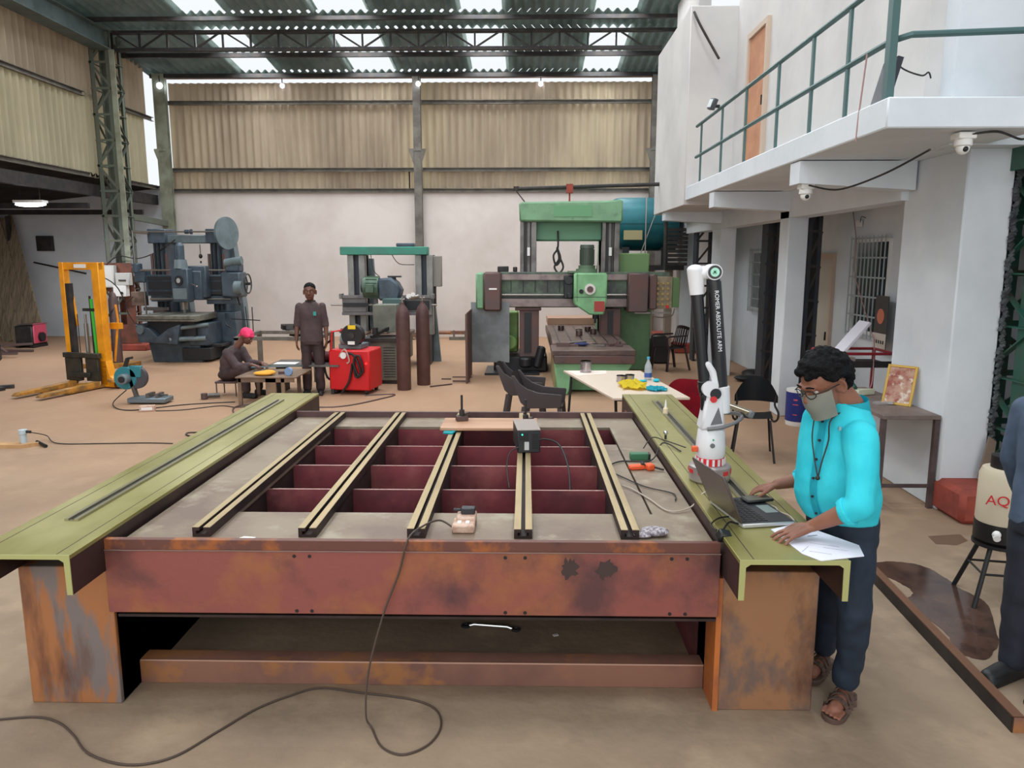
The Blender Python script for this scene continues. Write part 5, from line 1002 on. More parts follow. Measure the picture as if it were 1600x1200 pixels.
# white folding table and what is on it
WT = Thing('folding_table', 'cream topped folding table between the big bed and the green planer', 'table', (1.1, 8.2, 0), world=True)
M_ct = mat('table_cream', (214, 196, 178), .4)
WT.p('tabletop', MB().prism([(.46, 9.15), (1.4, 9.15), (1.62, 7.35), (.86, 7.3)], .025, axis='z', off=.725), M_ct, bevel=.004)
for a, b in (((.55, 9.0), (.5, 8.9)), ((.9, 7.45), (.95, 7.6)), ((1.33, 9.0), (1.4, 8.9)), ((1.5, 7.5), (1.45, 7.6))): WT.p('leg', MB().cyl((a[0], a[1], .725), (b[0], b[1], 0), .015), M_black)
WT.p('brace', MB().bar((.9, 7.5, .25), (1.0, 8.2, .7), .02, .02).box(.9, 1.5, 7.5, 7.53, .68, .72), M_black)
M_tin = mat('tin_can', (186, 180, 184), .25, .85)
def tin(loc, r, h, l):
    t = Thing('metal_tin', l, 'tin', loc); t.p('body', MB().lathe([(0, 0), (r, 0), (r, h), (0, h)], seg=26), M_tin)
    t.p('rim', MB().lathe([(r+.002, h*.0), (r+.003, h*.04), (r+.002, h*.08)], seg=26).lathe([(r+.002, h*.9), (r+.004, h*.95), (r+.002, h)], seg=26), M_way)
tin((.72, 9.0, .75), .065, .14, 'shiny round tin at the far end of the cream table')
tin((1.06, 8.32, .75), .05, .07, 'small open tin on the cream table behind the yellow cloth, left one'); tin((1.16, 8.34, .75), .05, .075, 'small open tin on the cream table behind the yellow cloth, right one')
wsingle('napkin', MB().prism([(.5, 9.1), (.98, 9.13), (.95, 8.85), (.6, 8.7)], .004, axis='z', off=.7505), mat('tissue', (232, 216, 206), .8), 'crumpled pale tissue sheet under the shiny tin', 'tissue')
bt = Thing('water_bottle', 'clear water bottle with a blue cap on the cream table', 'bottle', (1.38, 8.45, .75)); bt.p('body', MB().lathe([(0, 0), (.04, 0), (.042, .12), (.038, .16), (.014, .22), (.014, .235), (0, .235)], seg=20), mat('bottle_clear', (214, 222, 226), .1, alpha=.45)); bt.p('cap', MB().lathe([(0, .235), (.017, .235), (.017, .26), (0, .26)]), mat('cap_blue', (70, 170, 210), .4)); bt.p('label_band', MB().lathe([(.0425, .03), (.0435, .03), (.0435, .08), (.0425, .08)], seg=20), mat('label_blue', (60, 90, 160), .5))
def rag(name, label, c, r, m, seed, h=.05):
    random.seed(seed)
    ph_ = [random.uniform(0, 6) for _ in range(6)]
    def f(u, v):
        x = (u-.5)*2; y = (v-.5)*2; e_ = max(0, 1-(x*x+y*y)*.5)
        return (c[0]+x*r[0]*(1+.12*math.sin(5*y+ph_[0])), c[1]+y*r[1]*(1+.15*math.sin(4*x+ph_[1])), c[2]+.012+h*e_*(.55+.45*math.sin(6*x+ph_[2])*math.cos(5*y+ph_[3]))+.006*math.sin(17*x+ph_[4])*math.sin(14*y))
    o = wsingle(name, MB().grid(f, 26, 22, .004), m, label, 'cloth'); return o
rag('yellow_cloth', 'bright yellow crumpled cloth on the near end of the cream table', (1.14, 7.98, .75), (.14, .24), mat('cloth_yellow', (236, 216, 50), .85), 4, .07)
rag('blue_cloth', 'folded cyan cloth on the near right of the cream table', (1.36, 7.78, .75), (.1, .12), mat('cloth_cyan', (30, 180, 200), .8), 9, .03)
wsingle('blue_glove', MB().ball((1.3, 8.3, .762), (.05, .03, .012), 8).ball((1.45, 8.3, .768), (.04, .04, .018), 8), mat('cloth_cyan', (1, 1, 1)), 'small cyan rag beside the water bottle', 'rag')
# blue paint bucket
bk_ = Thing('paint_bucket', 'tall blue printed paint bucket with white base beside the white pillar', 'bucket', (3.5, 9.55, 0)); bk_.p('body', MB().lathe([(0, 0), (.155, 0), (.16, .02), (.165, .07), (.166, .07)], seg=28), M_white); bk_.p('lid', MB().lathe([(0, .42), (.166, .42), (.168, .46), (.0, .46)], seg=28), M_white); bk_.p('printed_sleeve', MB().lathe([(.166, .06), (.1675, .06), (.1685, .43), (.166, .43)], seg=28), mat('bucket_blue', (28, 44, 120), .45))
mb = MB()
for k in range(5): mb.cbox((3.5+.1685*math.cos(-1.9+0), 9.55+.1685*math.sin(-1.9), .1+k*.05), (.09, .003, .012), rot=(0, 0, -1.9+PI/2))
bk_.p('print_lines', MB().cbox((-.1, -.136, .34), (.05, .004, .02), rot=(0, 0, -.63)).cbox((-.1, -.136, .28), (.07, .004, .012), rot=(0, 0, -.63)).cbox((-.1, -.136, .15), (.05, .004, .012), rot=(0, 0, -.63)), mat('print_red', (200, 90, 110), .5)); bk_.p('white_panel', MB().cbox((.04, -.165, .1), (.09, .006, .07), rot=(0, 0, .24)), M_white)
mb.b.free()
# items at foot of wall
wsingle('shoe_pile', MB().ball((3.85, 13.0, .06), (.25, .15, .06), 10).ball((4.05, 13.4, .08), (.2, .2, .08), 10).ball((3.9, 12.6, .05), (.18, .12, .05), 10), M_black, 'black heap of rubber mats at the foot of the recess wall', 'mats')
wsingle('white_can', MB().cyl((3.82, 11.7, 0), (3.82, 11.7, .14), .06).box(3.9, 4.05, 11.6, 11.8, 0, .06), M_white, 'small white pot on the floor left of the nearest pillar', 'pot')
# red trolley with sloping white board
tr = Thing('tool_trolley', 'red framed tool trolley with black tray behind the man in turquoise', 'trolley', (3.75, 8.6, 0), world=True)
M_tr = mat('trolley_red', (150, 30, 44), .45)
x0, x1, y0, y1, zt_ = 3.3, 4.0, 8.2, 8.7, 1.08
tr.p('handle_rail', MB().tube([(x0, y1, zt_), (x0, y0+.05, zt_), (x0+.05, y0, zt_), (x1-.05, y0, zt_-.0), (x1, y0+.05, zt_), (x1, y1, zt_), (x0, y1, zt_)], .016, 8), M_tr)
tr.p('tray', MB().box(x0, x1, y0, y1, .93, .96).box(x0, x1, y0-.01, y0, .93, 1.0), M_dark); tr.p('middle_shelf', MB().box(x0, x1, y0, y1, .5, .52), M_dark)
for x in (x0, x1):
    for y in (y0, y1): tr.p('upright', MB().box(x-.015, x+.015, y-.015, y+.015, 0.08, zt_), M_tr); tr.p('caster', MB().cyl((x-.015, y, .04), (x+.015, y, .04), .04), M_black)
tr.p('lower_shelf', MB().box(x0, x1, y0, y1, .1, .13), M_dark)
wsingle('white_board', MB().bar((3.36, 8.3, 1.0), (3.7, 8.3, 1.42), .03, .26, (0, 1, 0)), mat('board_white', (222, 220, 232), .5), 'white board edge sloping up from the red trolley', 'board', bevel=.003)
wsingle('tool_heap', MB().cbox((3.55, 8.4, .99), (.18, .12, .06)), mat('beige_box', (200, 184, 170), .6), 'beige carton on the top tray of the red trolley', 'carton')
# bench with items
bn = Thing('wall_bench', 'brown steel bench with dark top against the white pier', 'bench', (3.2, 7.2, 0), world=True)
M_bn = mat('bench_brown', (92, 78, 78), .6, .2, col2=(74, 62, 62), scale=5)
bn.p('bench_top', MB().prism([(2.98, 6.22), (3.46, 6.22), (3.46, 7.65), (2.98, 7.65)], .035, axis='z', off=.775), mat('bench_top', (128, 112, 106), .6, col2=(106, 92, 88), scale=5), bevel=.003)
for x, y in ((3.44, 6.25), (3.0, 6.25), (3.0, 7.6), (3.44, 7.6)): bn.p('leg', MB().box(x-.02, x+.02, y-.02, y+.02, 0, .775), M_bn)
bn.p('stretcher', MB().box(2.98, 3.46, 6.24, 6.26, .18, .21).box(2.99, 3.01, 6.2, 7.6, .18, .21), M_bn)
pf = Thing('framed_picture', 'gold framed picture leaning on the white pier on the bench', 'picture', (3.3, 6.68, .812), math.radians(-50))
T = Matrix.Rotation(math.radians(-14), 4, 'X')
pf.p('frame', MB().box(-.13, -.108, 0, .02, 0, .36, T).box(.108, .13, 0, .02, 0, .36, T).box(-.108, .108, 0, .02, 0, .022, T).box(-.108, .108, 0, .02, .338, .36, T), mat('gold_frame', (214, 176, 92), .35, .5), bevel=.003)
pf.p('print', MB().box(-.108, .108, .006, .012, .022, .338, T), mat('picture_print', (186, 150, 130), .6, col2=(150, 80, 70), scale=14, col3=(214, 200, 186), scale3=18, amt3=(.5, .6)))
te = Thing('telephone', 'cream desk telephone with dark handset on the bench', 'telephone', (3.22, 7.25, .812), math.radians(20)); te.p('body', MB().prism([(-.1, 0), (.1, 0), (.1, .03), (-.1, .06)], .2, axis='x', off=-.1), mat('phone_cream', (196, 200, 176), .5), bevel=.006); te.p('handset', MB().tube([(-.1, -.06, .07), (-.07, 0, .09), (-.08, .1, .085)], .018, 8), mat('phone_dark', (30, 70, 60), .5))
wsingle('crumpled_foil', MB().cbox((3.2, 6.72, .822), (.14, .07, .02), rot=(0, 0, .2)).cbox((3.27, 6.7, .826), (.06, .05, .02), rot=(0, .1, .8)), mat('foil', (180, 176, 176), .4, .5), 'small crumpled silver packet in front of the gold framed picture', 'packet')
cable('phone_wire', [(FX+.03, 5.75, 3.54), (FX+.0, 5.75, 3.1), (FX+.0, 5.76, 2.94)], .006, mat('pink_wire', (166, 130, 128), .6), 'pinkish wire hanging down over the balcony edge')
q1 = aty(1330, 210, 8.5); 
cable('phone_wire', [Vector((4.25, atx(1330, 300, 4.25).y, 2.93)), atx(1337, 365, 4.25), atx(1338, 380, 4.15), atx(1336, 430, 4.15), atx(1362, 520, 4.15), (3.95, 8.6, 1.15), (3.5, 7.6, .86), (3.3, 7.3, .85)], .006, mat('pink_wire', (1, 1, 1)), 'thin wire running down the recess wall past the barred window to the telephone')
jw = Thing('wall_socket', 'small white wiring box with loose wires above the barred window', 'wiring box', (4.28, 9.95, 2.5)); jw.p('box', MB().box(-.04, 0, -.06, .06, 0, .08), M_white, bevel=.006); jw.p('wire', MB().tube([(-.03, -.05, .05), (-.06, -.15, .12), (-.05, -.25, .1)], .005, 5, smooth=3), M_dark)
cal = atx(1385, 500, 4.22)
cl = Thing('wall_calendar', 'dark calendar with an orange oval figure hanging beside the barred window', 'calendar', (4.18, 9.0, 1.05))
cl.p('board', MB().box(-.01, 0, -.2, .12, .0, .62), mat('calendar_dark', (66, 60, 58), .6)); cl.p('oval_print', MB().cyl((-.012, -.04, .38), (-.016, -.04, .38), .09, seg=20), mat('oval_orange', (190, 110, 84), .6)); cl.p('date_strip', MB().box(-.013, -.01, -.2, .12, .0, .18), mat('date_cream', (196, 186, 176), .6))
mb = MB()
for k in range(5): mb.box(-.015, -.013, -.16+k*.055, -.13+k*.055, .06, .1)
cl.p('date_marks', mb, M_dark); cl.o.scale = (1, 1, 1)
# security cameras
def dome(loc, l, rz=0):
    t = Thing('security_camera', l, 'security camera', loc, rz); t.p('mount', MB().box(-.06, .06, -.06, .06, -.045, 0), M_white, bevel=.006); t.p('housing', MB().lathe([(0, -.045), (.055, -.045), (.058, -.06), (.058, -.085), (.05, -.09)], seg=24).ball((0, 0, -.1), (.045, .045, .045), 16), M_white); t.p('lens', MB().ball((0, -.035, -.11), (.02, .016, .02), 12), M_black)
dome((aty(1455, 192, 5.9).x, 5.45, 2.95), 'white dome security camera under the front edge of the balcony slab'); dome((FX+.12, 7.05, 2.76), 'white dome security camera under the balcony beam')
cable('camera_cable', [(3.0, 5.4, 2.93), (3.2, 5.4, 2.95), (3.5, 5.6, 2.93), (3.62, 5.75, 3.05), (3.7, 5.75, 3.4), (3.8, 5.75, 3.7)], .008, M_dark, 'black cable from the balcony camera to the green column')
cable('camera_cable', [(2.78, 5.45, 2.84), (2.8, 6.2, 2.75), (2.75, 6.9, 2.7), (2.5, 6.93, 2.74)], .008, M_dark, 'black cable between the two white security cameras')
# flood light on the railing, wires, broken panel
fl = Thing('flood_light', 'small grey flood light clamped to the balcony railing', 'flood light', (FX+.03, 10.15, 4.02)); fl.p('head', MB().cbox((-.06, -.03, .02), (.06, .12, .14), rot=(.2, .3, .3)), mat('flood_grey', (70, 74, 78), .5), bevel=.008); fl.p('glass', MB().cbox((-.095, -.045, .03), (.006, .09, .1), rot=(.2, .3, .3)), mat('flood_glass', (196, 204, 206), .2)); fl.p('bracket', MB().cbox((0, 0, -.0), (.07, .06, .03)), M_dark)
M_pb = mat('broken_board', (80, 66, 58), .7)
wsingle('broken_board', MB().prism([(2.5, 6.3), (2.62, 6.75), (2.95, 6.2), (2.8, 5.7), (2.6, 5.7)], .02, axis='z', off=3.13), M_pb, 'broken brown board lying on the edge of the balcony', 'board')
wsingle('dark_panel', MB().cbox((2.52, 5.62, 3.3), (.04, .22, .34), rot=(0, .25, 0)), mat('panel_navy', (40, 44, 56), .4), 'dark upright panel leaning on the balcony rail post', 'panel')
cable('loose_wire', [(2.5, 5.5, 3.52), (2.6, 5.6, 3.42), (2.75, 5.6, 3.36), (2.8, 5.6, 3.38), (2.82, 5.6, 3.34)], .006, M_dark, 'loose dark wire sticking out behind the balcony rail post')
cable('upper_conduit', [(2.42, 11.7, 5.62), (2.5, 11.6, 5.4), (2.75, 11.6, 5.0), (2.78, 11.6, 4.96)], .018, M_dark, 'dark conduit bracket on the upper block wall near the roof')
wsingle('wire_rosette', MB().cyl((2.98, 7.3, 4.55), (3.07, 7.3, 4.55), .03).tube([(3.05, 7.3, 5.3), (3.04, 7.3, 4.6)], .008, 6), M_white, 'small white ceiling rose with wire on the upper white wall', 'fitting')
# small round lamps along the eave
for i, (px, py) in enumerate([(258, 138), (441, 134), (656, 135), (845, 131)]):
    v = aty(px, py, 20.42)
    t = Thing('eave_lamp', ['small glowing round lamp at the head of the far left corner column', 'small glowing lamp under the eave, left of the middle column', 'small glowing lamp at the head of the middle column', 'small glowing lamp under the eave right of the middle column'][i], 'lamp', (v.x, 20.12 if i in (0, 2) else 20.42, v.z-.06), group='lamps under the eave')
    t.p('bulb', MB().ball((0, 0, .06), .075 if i == 0 else .06, 12), mat('lamp_glow', (1, 1, 1))); t.p('stem', MB().cyl((0, 0, .12), (0, 0, .3), .012), M_dark)
# floor channel strip, puddle, debris on the right
s0, s1 = atz(1345, 893), atz(1570, 1150)
stp = Thing('floor_channel', 'long dark steel channel lying on the floor at the right', 'steel channel', (s1.x, s1.y, 0), world=True)
a_, b_ = Vector((2.36, 5.2, 0)), Vector((2.2, 3.08, 0))
a_ = atz(1340, 885); b_ = atz(1580, 1145)
d_ = (b_-a_).normalized(); n_ = Vector((-d_.y, d_.x, 0)); 
if n_.x < 0: n_ = -n_
stp.p('web', MB().prism([(a_.x, a_.y), (b_.x, b_.y), (b_.x+n_.x*.006, b_.y+n_.y*.006), (a_.x+n_.x*.006, a_.y+n_.y*.006)], .075, axis='z'), mat('channel_black', (62, 56, 54), .6, .3, col2=(44, 40, 40), scale=6))
stp.p('flange', MB().prism([(a_.x, a_.y), (b_.x, b_.y), (b_.x+n_.x*.05, b_.y+n_.y*.05), (a_.x+n_.x*.05, a_.y+n_.y*.05)], .006, axis='z', off=.075), mat('channel_rust', (112, 78, 58), .6, .3))
stp.p('end_plate', MB().prism([(b_.x, b_.y), (b_.x+n_.x*.1, b_.y+n_.y*.1), (b_.x+n_.x*.1-d_.x*.01, b_.y+n_.y*.1-d_.y*.01), (b_.x-d_.x*.01, b_.y-d_.y*.01)], .08, axis='z'), M_lower)
pud = [(1352, 882), (1385, 878), (1420, 880), (1450, 888), (1480, 905), (1500, 920), (1530, 935), (1545, 950), (1560, 1000), (1540, 1030), (1500, 1020), (1478, 990), (1440, 960), (1420, 940), (1425, 925), (1408, 912), (1380, 900), (1358, 895)]
def smooth_loop(P_, n=6, jit=.006):
    P_ = [Vector(p) for p in P_]; N_ = len(P_); out = []
    for i in range(N_):
        p0, p1, p2, p3 = P_[i-1], P_[i], P_[(i+1) % N_], P_[(i+2) % N_]
        for k in range(n):
            t = k/n; v = .5*((2*p1)+(-p0+p2)*t+(2*p0-5*p1+4*p2-p3)*t*t+(-p0+3*p1-3*p2+p3)*t**3); out.append((v.x+random.uniform(-jit, jit), v.y+random.uniform(-jit, jit)))
    return out
wsingle('oil_puddle', MB().prism(smooth_loop([tuple(atz(*q_)[:2]) for q_ in pud]), .003, axis='z'), mat('oil_wet', (84, 62, 54), .12, col2=(56, 42, 38), scale=5), 'dark wet oil puddle on the floor at the right', 'puddle')
wsingle('floor_stain', MB().prism([tuple(atz(*q_)[:2]) for q_ in [(1450, 838), (1500, 835), (1512, 845), (1495, 852), (1462, 850)]], .002, axis='z'), mat('stain', (110, 84, 68), .6), 'small brown stain on the floor behind the oil puddle', 'stain')
wsingle('red_marker', MB().cyl(atz(1432, 977, .012), atz(1448, 986, .012), .01).cyl(atz(1448, 986, .012), atz(1452, 988, .012), .013), mat('marker_red', (200, 60, 50), .4), 'small red and white marker lying on the oil puddle', 'marker')
# drinking water dispenser on a stool at the right edge
dp = Thing('water_dispenser', 'cream water dispenser with red lettering at the right edge', 'water dispenser', (2.93, 4.5, .5), math.radians(-22))
dp.p('body', MB().lathe([(0, 0), (.14, 0), (.145, .02), (.145, .3), (.13, .34), (0, .36)], seg=28), mat('dispenser_cream', (208, 196, 172), .5)); dp.p('base', MB().lathe([(0, -.12), (.13, -.12), (.147, -.1), (.147, .01), (0, .01)], seg=28), M_black)
dp.p('tap', MB().cyl((-.05, -.14, -.04), (-.05, -.19, -.05), .02).ball((-.05, -.17, -.03), .024, 10), M_white); dp.p('neck', MB().lathe([(.09, .33), (.09, .42), (0, .43)]), M_black)
text_part('AQUA', .085, Matrix.Translation((-.0, -.148, .17)) @ Matrix.Rotation(PI/2, 4, 'X'), M_red2, dp.o)
dl = atz(1525, 950)
st_ = Thing('stool_stand', 'dark metal stand under the water dispenser', 'stand', (2.93, 4.5, 0))
for k in range(4):
    a = k*PI/2+.6; st_.p('leg', MB().cyl((.1*math.cos(a), .1*math.sin(a), .38), (.24*math.cos(a), .24*math.sin(a), 0), .014), M_black)
st_.p('top_ring', MB().lathe([(.15, .36), (.15, .38), (0, .38)]), M_black); st_.p('rung', MB().tube([(.17*math.cos(k*PI/2+.6), .17*math.sin(k*PI/2+.6), .2) for k in range(5)], .008, 6), M_black)
# hoses hanging on the green column
wsingle('green_hose', MB().tube([(3.95, 5.8, 1.62), (4.1, 5.75, 1.5), (4.3, 5.75, 1.48), (4.2, 5.75, 1.6), (4.0, 5.76, 1.55), (4.05, 5.74, 1.42), (4.35, 5.74, 1.42)], .016, 8, smooth=6), mat('hose_green', (20, 150, 110), .5), 'coiled green hose hanging on the green column', 'hose')
wsingle('brown_rope', MB().tube([(3.9, 5.78, 1.7), (3.86, 5.75, 1.5), (3.92, 5.75, 1.35), (3.85, 5.76, 1.15), (3.88, 5.76, .95)], .02, 8, smooth=6).tube([(3.95, 5.8, 1.68), (4.1, 5.78, 1.72), (4.3, 5.78, 1.66)], .014, 8, smooth=6), mat('rope_brown', (112, 78, 60), .8), 'brown cables hanging down the green column', 'cable')
wsingle('rusty_plate', MB().prism([(3.74, .3), (3.84, .3), (3.86, .62), (3.8, .66)], .02, off=6.1), mat('tan_plate', (130, 112, 98), .6), 'tan bent plate standing on the red footing by the pier', 'plate')
# ================================================================ people
def V(*a): return Vector(a)
class Soft:
    """closed blobs that a voxel remesh melts into one continuous skin"""
    def __init__(s): s.m = MB()
    def chain(s, pts, rs, seg=14):
        for i in range(len(pts)-1): s.m.cap(pts[i], rs[i], pts[i+1], rs[i+1], seg)
        return s
    def ell(s, c, r, M=None, seg=20): s.m.ball(c, r, seg, M); return s
    def loft(s, rings, seg=24):
        """rings: (centre, axis_a, radius_a, axis_b, radius_b)"""
        R = []
        for c, a, ra, b, rb in rings:
            R.append([s.m.b.verts.new(Vector(c)+Vector(a)*ra*math.copysign(abs(math.cos(t))**.85, math.cos(t))+Vector(b)*rb*math.copysign(abs(math.sin(t))**.85, math.sin(t))) for t in [2*PI*i/seg for i in range(seg)]])
        fs = []
        for A, B in zip(R, R[1:]):
            for i in range(seg): fs.append(s.m.b.faces.new((A[i], A[(i+1) % seg], B[(i+1) % seg], B[i])))
        fs.append(s.m.b.faces.new(R[0][::-1])); fs.append(s.m.b.faces.new(R[-1]))
        bmesh.ops.recalc_face_normals(s.m.b, faces=fs)
        return s
    def build(s, name, m, parent, off, vox=.008, it=4, wrinkle=0., wscale=.12, label=None):
        o = s.m.build(name, m, parent, off=off, sharp=180)
        r = o.modifiers.new('melt', 'REMESH'); r.mode = 'VOXEL'; r.voxel_size = vox; r.use_smooth_shade = True
        k = o.modifiers.new('soften', 'SMOOTH'); k.factor = .5; k.iterations = it
        if wrinkle:
            t = bpy.data.textures.new('cloth_folds', 'CLOUDS')
            t.noise_scale = wscale; t.noise_depth = 1
            d = o.modifiers.new('folds', 'DISPLACE'); d.texture = t; d.strength = wrinkle; d.mid_level = .5; d.texture_coords = 'LOCAL'
        if label: o['label'] = label
        return o
def frame(f, u):
    f = Vector(f).normalized(); l = Vector(u).cross(f).normalized(); u = f.cross(l).normalized()   # l = the person's left
    return f, l, u
def hand(S, wrist, fdir, pdir, tside, sz=1., curl=(.35, .35, .3, .3), spread=.12, thumb=.7):
    """fdir: fingers point; pdir: palm faces; tside: direction of the thumb side"""
    f = Vector(fdir).normalized(); p = Vector(pdir); p = (p-f*p.dot(f)).normalized(); t = Vector(tside); t = (t-f*t.dot(f)-p*t.dot(p)).normalized()
    w = Vector(wrist)
    for k in range(4):
        o = (.031-.0205*k)*sz
        S.m.cap(w+t*o*.6, .0135*sz, w+f*.083*sz+t*o+p*(.0 if 0 < k < 3 else .003), .0115*sz, 10)
    S.m.cap(w-p*.0, .017*sz, w+f*.05*sz, .018*sz, 10)
    L = [(.042, .026, .02), (.047, .029, .022), (.043, .027, .021), (.034, .021, .019)]
    for k in range(4):
        o = (.031-.0205*k)*sz; q = w+f*.083*sz+t*o
        d = (f+t*(spread*(1.5-k))).normalized(); a = 0
        for j, ln in enumerate(L[k]):
            a += curl[k]*(1 if j else .6)
            dd = d*math.cos(a)+p*math.sin(a); q2 = q+dd*ln*sz
            S.m.cap(q, (.0092-.0008*j)*sz, q2, (.0085-.0009*j)*sz, 10); q = q2
    q = w+f*.02*sz+t*.026*sz; d = (f*.75+t*thumb+p*.2).normalized()
    q2 = q+d*.045*sz; S.m.cap(q, .0135*sz, q2, .011*sz, 10); d2 = (f+t*thumb*.35+p*.35).normalized(); q3 = q2+d2*.032*sz; S.m.cap(q2, .0105*sz, q3, .0095*sz, 10)
    q4 = q3+(f+p*.4).normalized()*.022*sz; S.m.cap(q3, .0095*sz, q4, .0078*sz, 10)
def head(S, c, f, u, s=1.):
    f, l, u = frame(f, u)
    M = Matrix((f, l, u)).transposed().to_4x4()
    P = lambda a, b, d: Vector(c)+(f*a+l*b+u*d)*s
    S.ell(P(-.012, 0, .03), (.098*s, .078*s, .092*s), M); S.ell(P(.022, 0, -.03), (.066*s, .064*s, .085*s), M)
    S.ell(P(.045, 0, -.085), (.034*s, .034*s, .026*s), M); S.ell(P(.028, .042, -.03), (.04*s, .022*s, .035*s), M); S.ell(P(.028, -.042, -.03), (.04*s, .022*s, .035*s), M)
    S.chain([P(.084, 0, .012), P(.103, 0, -.025)], [.011*s, .015*s]); S.ell(P(.094, .013, -.028), (.011*s,)*3); S.ell(P(.094, -.013, -.028), (.011*s,)*3)
    S.chain([P(.083, -.04, .03), P(.09, 0, .028), P(.083, .04, .03)], [.012*s, .009*s, .012*s])
    S.chain([P(.08, -.02, -.056), P(.089, 0, -.054), P(.08, .02, -.056)], [.007*s, .0085*s, .007*s]); S.chain([P(.078, -.018, -.067), P(.086, 0, -.067), P(.078, .018, -.067)], [.007*s, .0085*s, .007*s])
    for b in (-1, 1):
        S.m.tube([P(-.014+.019*math.cos(t), b*(.082-.009*math.cos(t)), -.005+.032*math.sin(t)) for t in [k*PI/5-.6+PI*.3 for k in range(8)]], .0072*s, 8); S.ell(P(-.012, b*.075, -.008), (.015*s, .008*s, .026*s), M)
    return P, M
def eyes(T, P, M, s=1.):
    mb = MB(); ir = MB()
    for b in (-1, 1):
        mb.ball(P(.0655, b*.031, .006), .0125*s, 12); ir.ball(P(.0752, b*.031, .004), .005*s, 8)
    T.p('eyes', mb, mat('eye_white', (196, 188, 182), .4)); T.p('irises', ir, M_black)
M_skin = mat('skin_brown', (138, 90, 70), .55, col2=(124, 80, 62), scale=9)
M_skind = mat('skin_dark', (110, 72, 58), .55, col2=(98, 62, 50), scale=9)
M_hair = mat('hair_black', (9, 9, 12), .75, bump=.6, bscale=90, spec=.2)
Z3 = V(0, 0, 1)
# ---------------------------------------------------------------- man in the turquoise shirt
A_ = math.radians(32)
f = V(-math.cos(A_), -math.sin(A_), 0); l = V(math.sin(A_), -math.cos(A_), 0)
H0 = V(1.5, 3.44, 0)
T1 = Thing('person', 'standing man in turquoise shirt, face mask and glasses leaning over a laptop', 'person', (1.5, 3.44, 0), world=True)
T1.o['category'] = 'person'
sk = Soft()
hc = aty(1287, 600, 3.36)
hf = V(-.93, -.33, -.5)
P, HM = head(sk, hc, hf, Z3, 1.06)
neck = aty(1328, 634, 3.39)
sk.chain([P(-.045, 0, -.04), neck], [.058, .062])
shL, elL, wrL = aty(1350, 686, 3.24), aty(1344, 792, 3.1), aty(1268, 822, 3.22)
shR, elR, wrR = aty(1272, 672, 3.6), aty(1268, 745, 3.74), aty(1214, 757, 3.74)
sk.chain([neck-V(0, 0, .1), H0+V(0, 0, 1.0)], [.09, .1])
sk.chain([neck-V(0, 0, .06), shL, elL, elL.lerp(wrL, .35), wrL], [.05, .05, .042, .042, .027])
sk.chain([neck-V(0, 0, .06), shR, elR, elR.lerp(wrR, .35), wrR], [.05, .05, .04, .04, .026])
tipL = atz(1226, 842, .878)
hand(sk, wrL, (tipL-wrL)+V(0, .0, .02), V(.1, .1, -1), V(-.5, .85, 0), 1.05, curl=(.22, .2, .2, .22), spread=.16, thumb=.8)
tipR = aty(1160, 768, 3.78)
hand(sk, wrR, tipR-wrR, V(-.1, .0, -1), V(-.2, -1, 0), 1.02, curl=(.4, .5, .55, .6), spread=.1, thumb=.6)
anL, anR = aty(1322, 1072, 3.34), aty(1286, 1032, 3.66)
anL.z = .1; anR.z = .1
knL, knR = aty(1334, 955, 3.27), aty(1296, 945, 3.6)
hipL, hipR = V(1.53, 3.37, .86), V(1.5, 3.56, .86)
for an, kn, hp in ((anL, knL, hipL), (anR, knR, hipR)): sk.chain([hp, kn, an], [.06, .045, .036])
ft = (atz(1303, 1124)-atz(1325, 1096)).normalized()
toeL = anL+ft*.15; toeL.z = .035
sk.chain([V(anL.x, anL.y, .06), V(toeL.x, toeL.y, .04)], [.036, .032])
sd = V(-ft.y, ft.x, 0)
for k in range(5):
    b = V(toeL.x, toeL.y, .042)+sd*(.04-.02*k); sk.chain([b, b+ft*(.06-.007*abs(k-.5))-V(0, 0, .004)], [.0085 if k else .011, .0078])
sk.chain([V(anR.x, anR.y, .06), V(anR.x, anR.y, .04)+ft*.16], [.036, .03])
body1 = sk.build('body', M_skin, T1.o, H0, vox=.0055, it=2)
eyes(T1, P, HM, 1.06)
# shirt: torso lofted from the hem up over the belly to the shoulders
sh = Soft()
def ctr(z, dx): return H0+f*dx+V(0, 0, z)
rings = [(ctr(.9, .02), l, .165, f, .135), (ctr(.96, .035), l, .178, f, .155), (ctr(1.03, .045), l, .182, f, .165), (ctr(1.1, .045), l, .18, f, .162), (ctr(1.2, .04), l, .182, f, .14), (ctr(1.3, .03), l, .19, f, .122), (ctr(1.38, .03), l, .17, f, .105), (ctr(1.43, .035), l, .13, f, .088), (ctr(1.47, .04), l, .088, f, .074), (ctr(1.5, .05), l, .068, f, .066)]
sc_ = shL.lerp(shR, .5)
shift = V(sc_.x-H0.x-f.x*.03, sc_.y-H0.y-f.y*.03, 0)
rings = [(c+shift*min(1, max(0, (c.z-.9)/.45)), a, ra, b, rb) for c, a, ra, b, rb in rings]
rings[-1] = (V(neck.x+.0, neck.y, neck.z-.0), l, .07, (f+V(0, 0, .25)).normalized(), .07)
sh.loft(rings)
sh.chain([shL+l*-.02, shL.lerp(elL, .5), elL, elL.lerp(wrL, .22)], [.075, .066, .06, .056])
sh.chain([shR+l*.02, shR.lerp(elR, .5), elR, elR.lerp(wrR, .32)], [.075, .066, .058, .052])
M_shirt = mat('shirt_turquoise', (60, 204, 220), .8, col2=(46, 190, 210), scale=5, spec=.2)
shirt = sh.build('shirt', M_shirt, T1.o, H0, vox=.008, it=5, wrinkle=.026, wscale=.17)
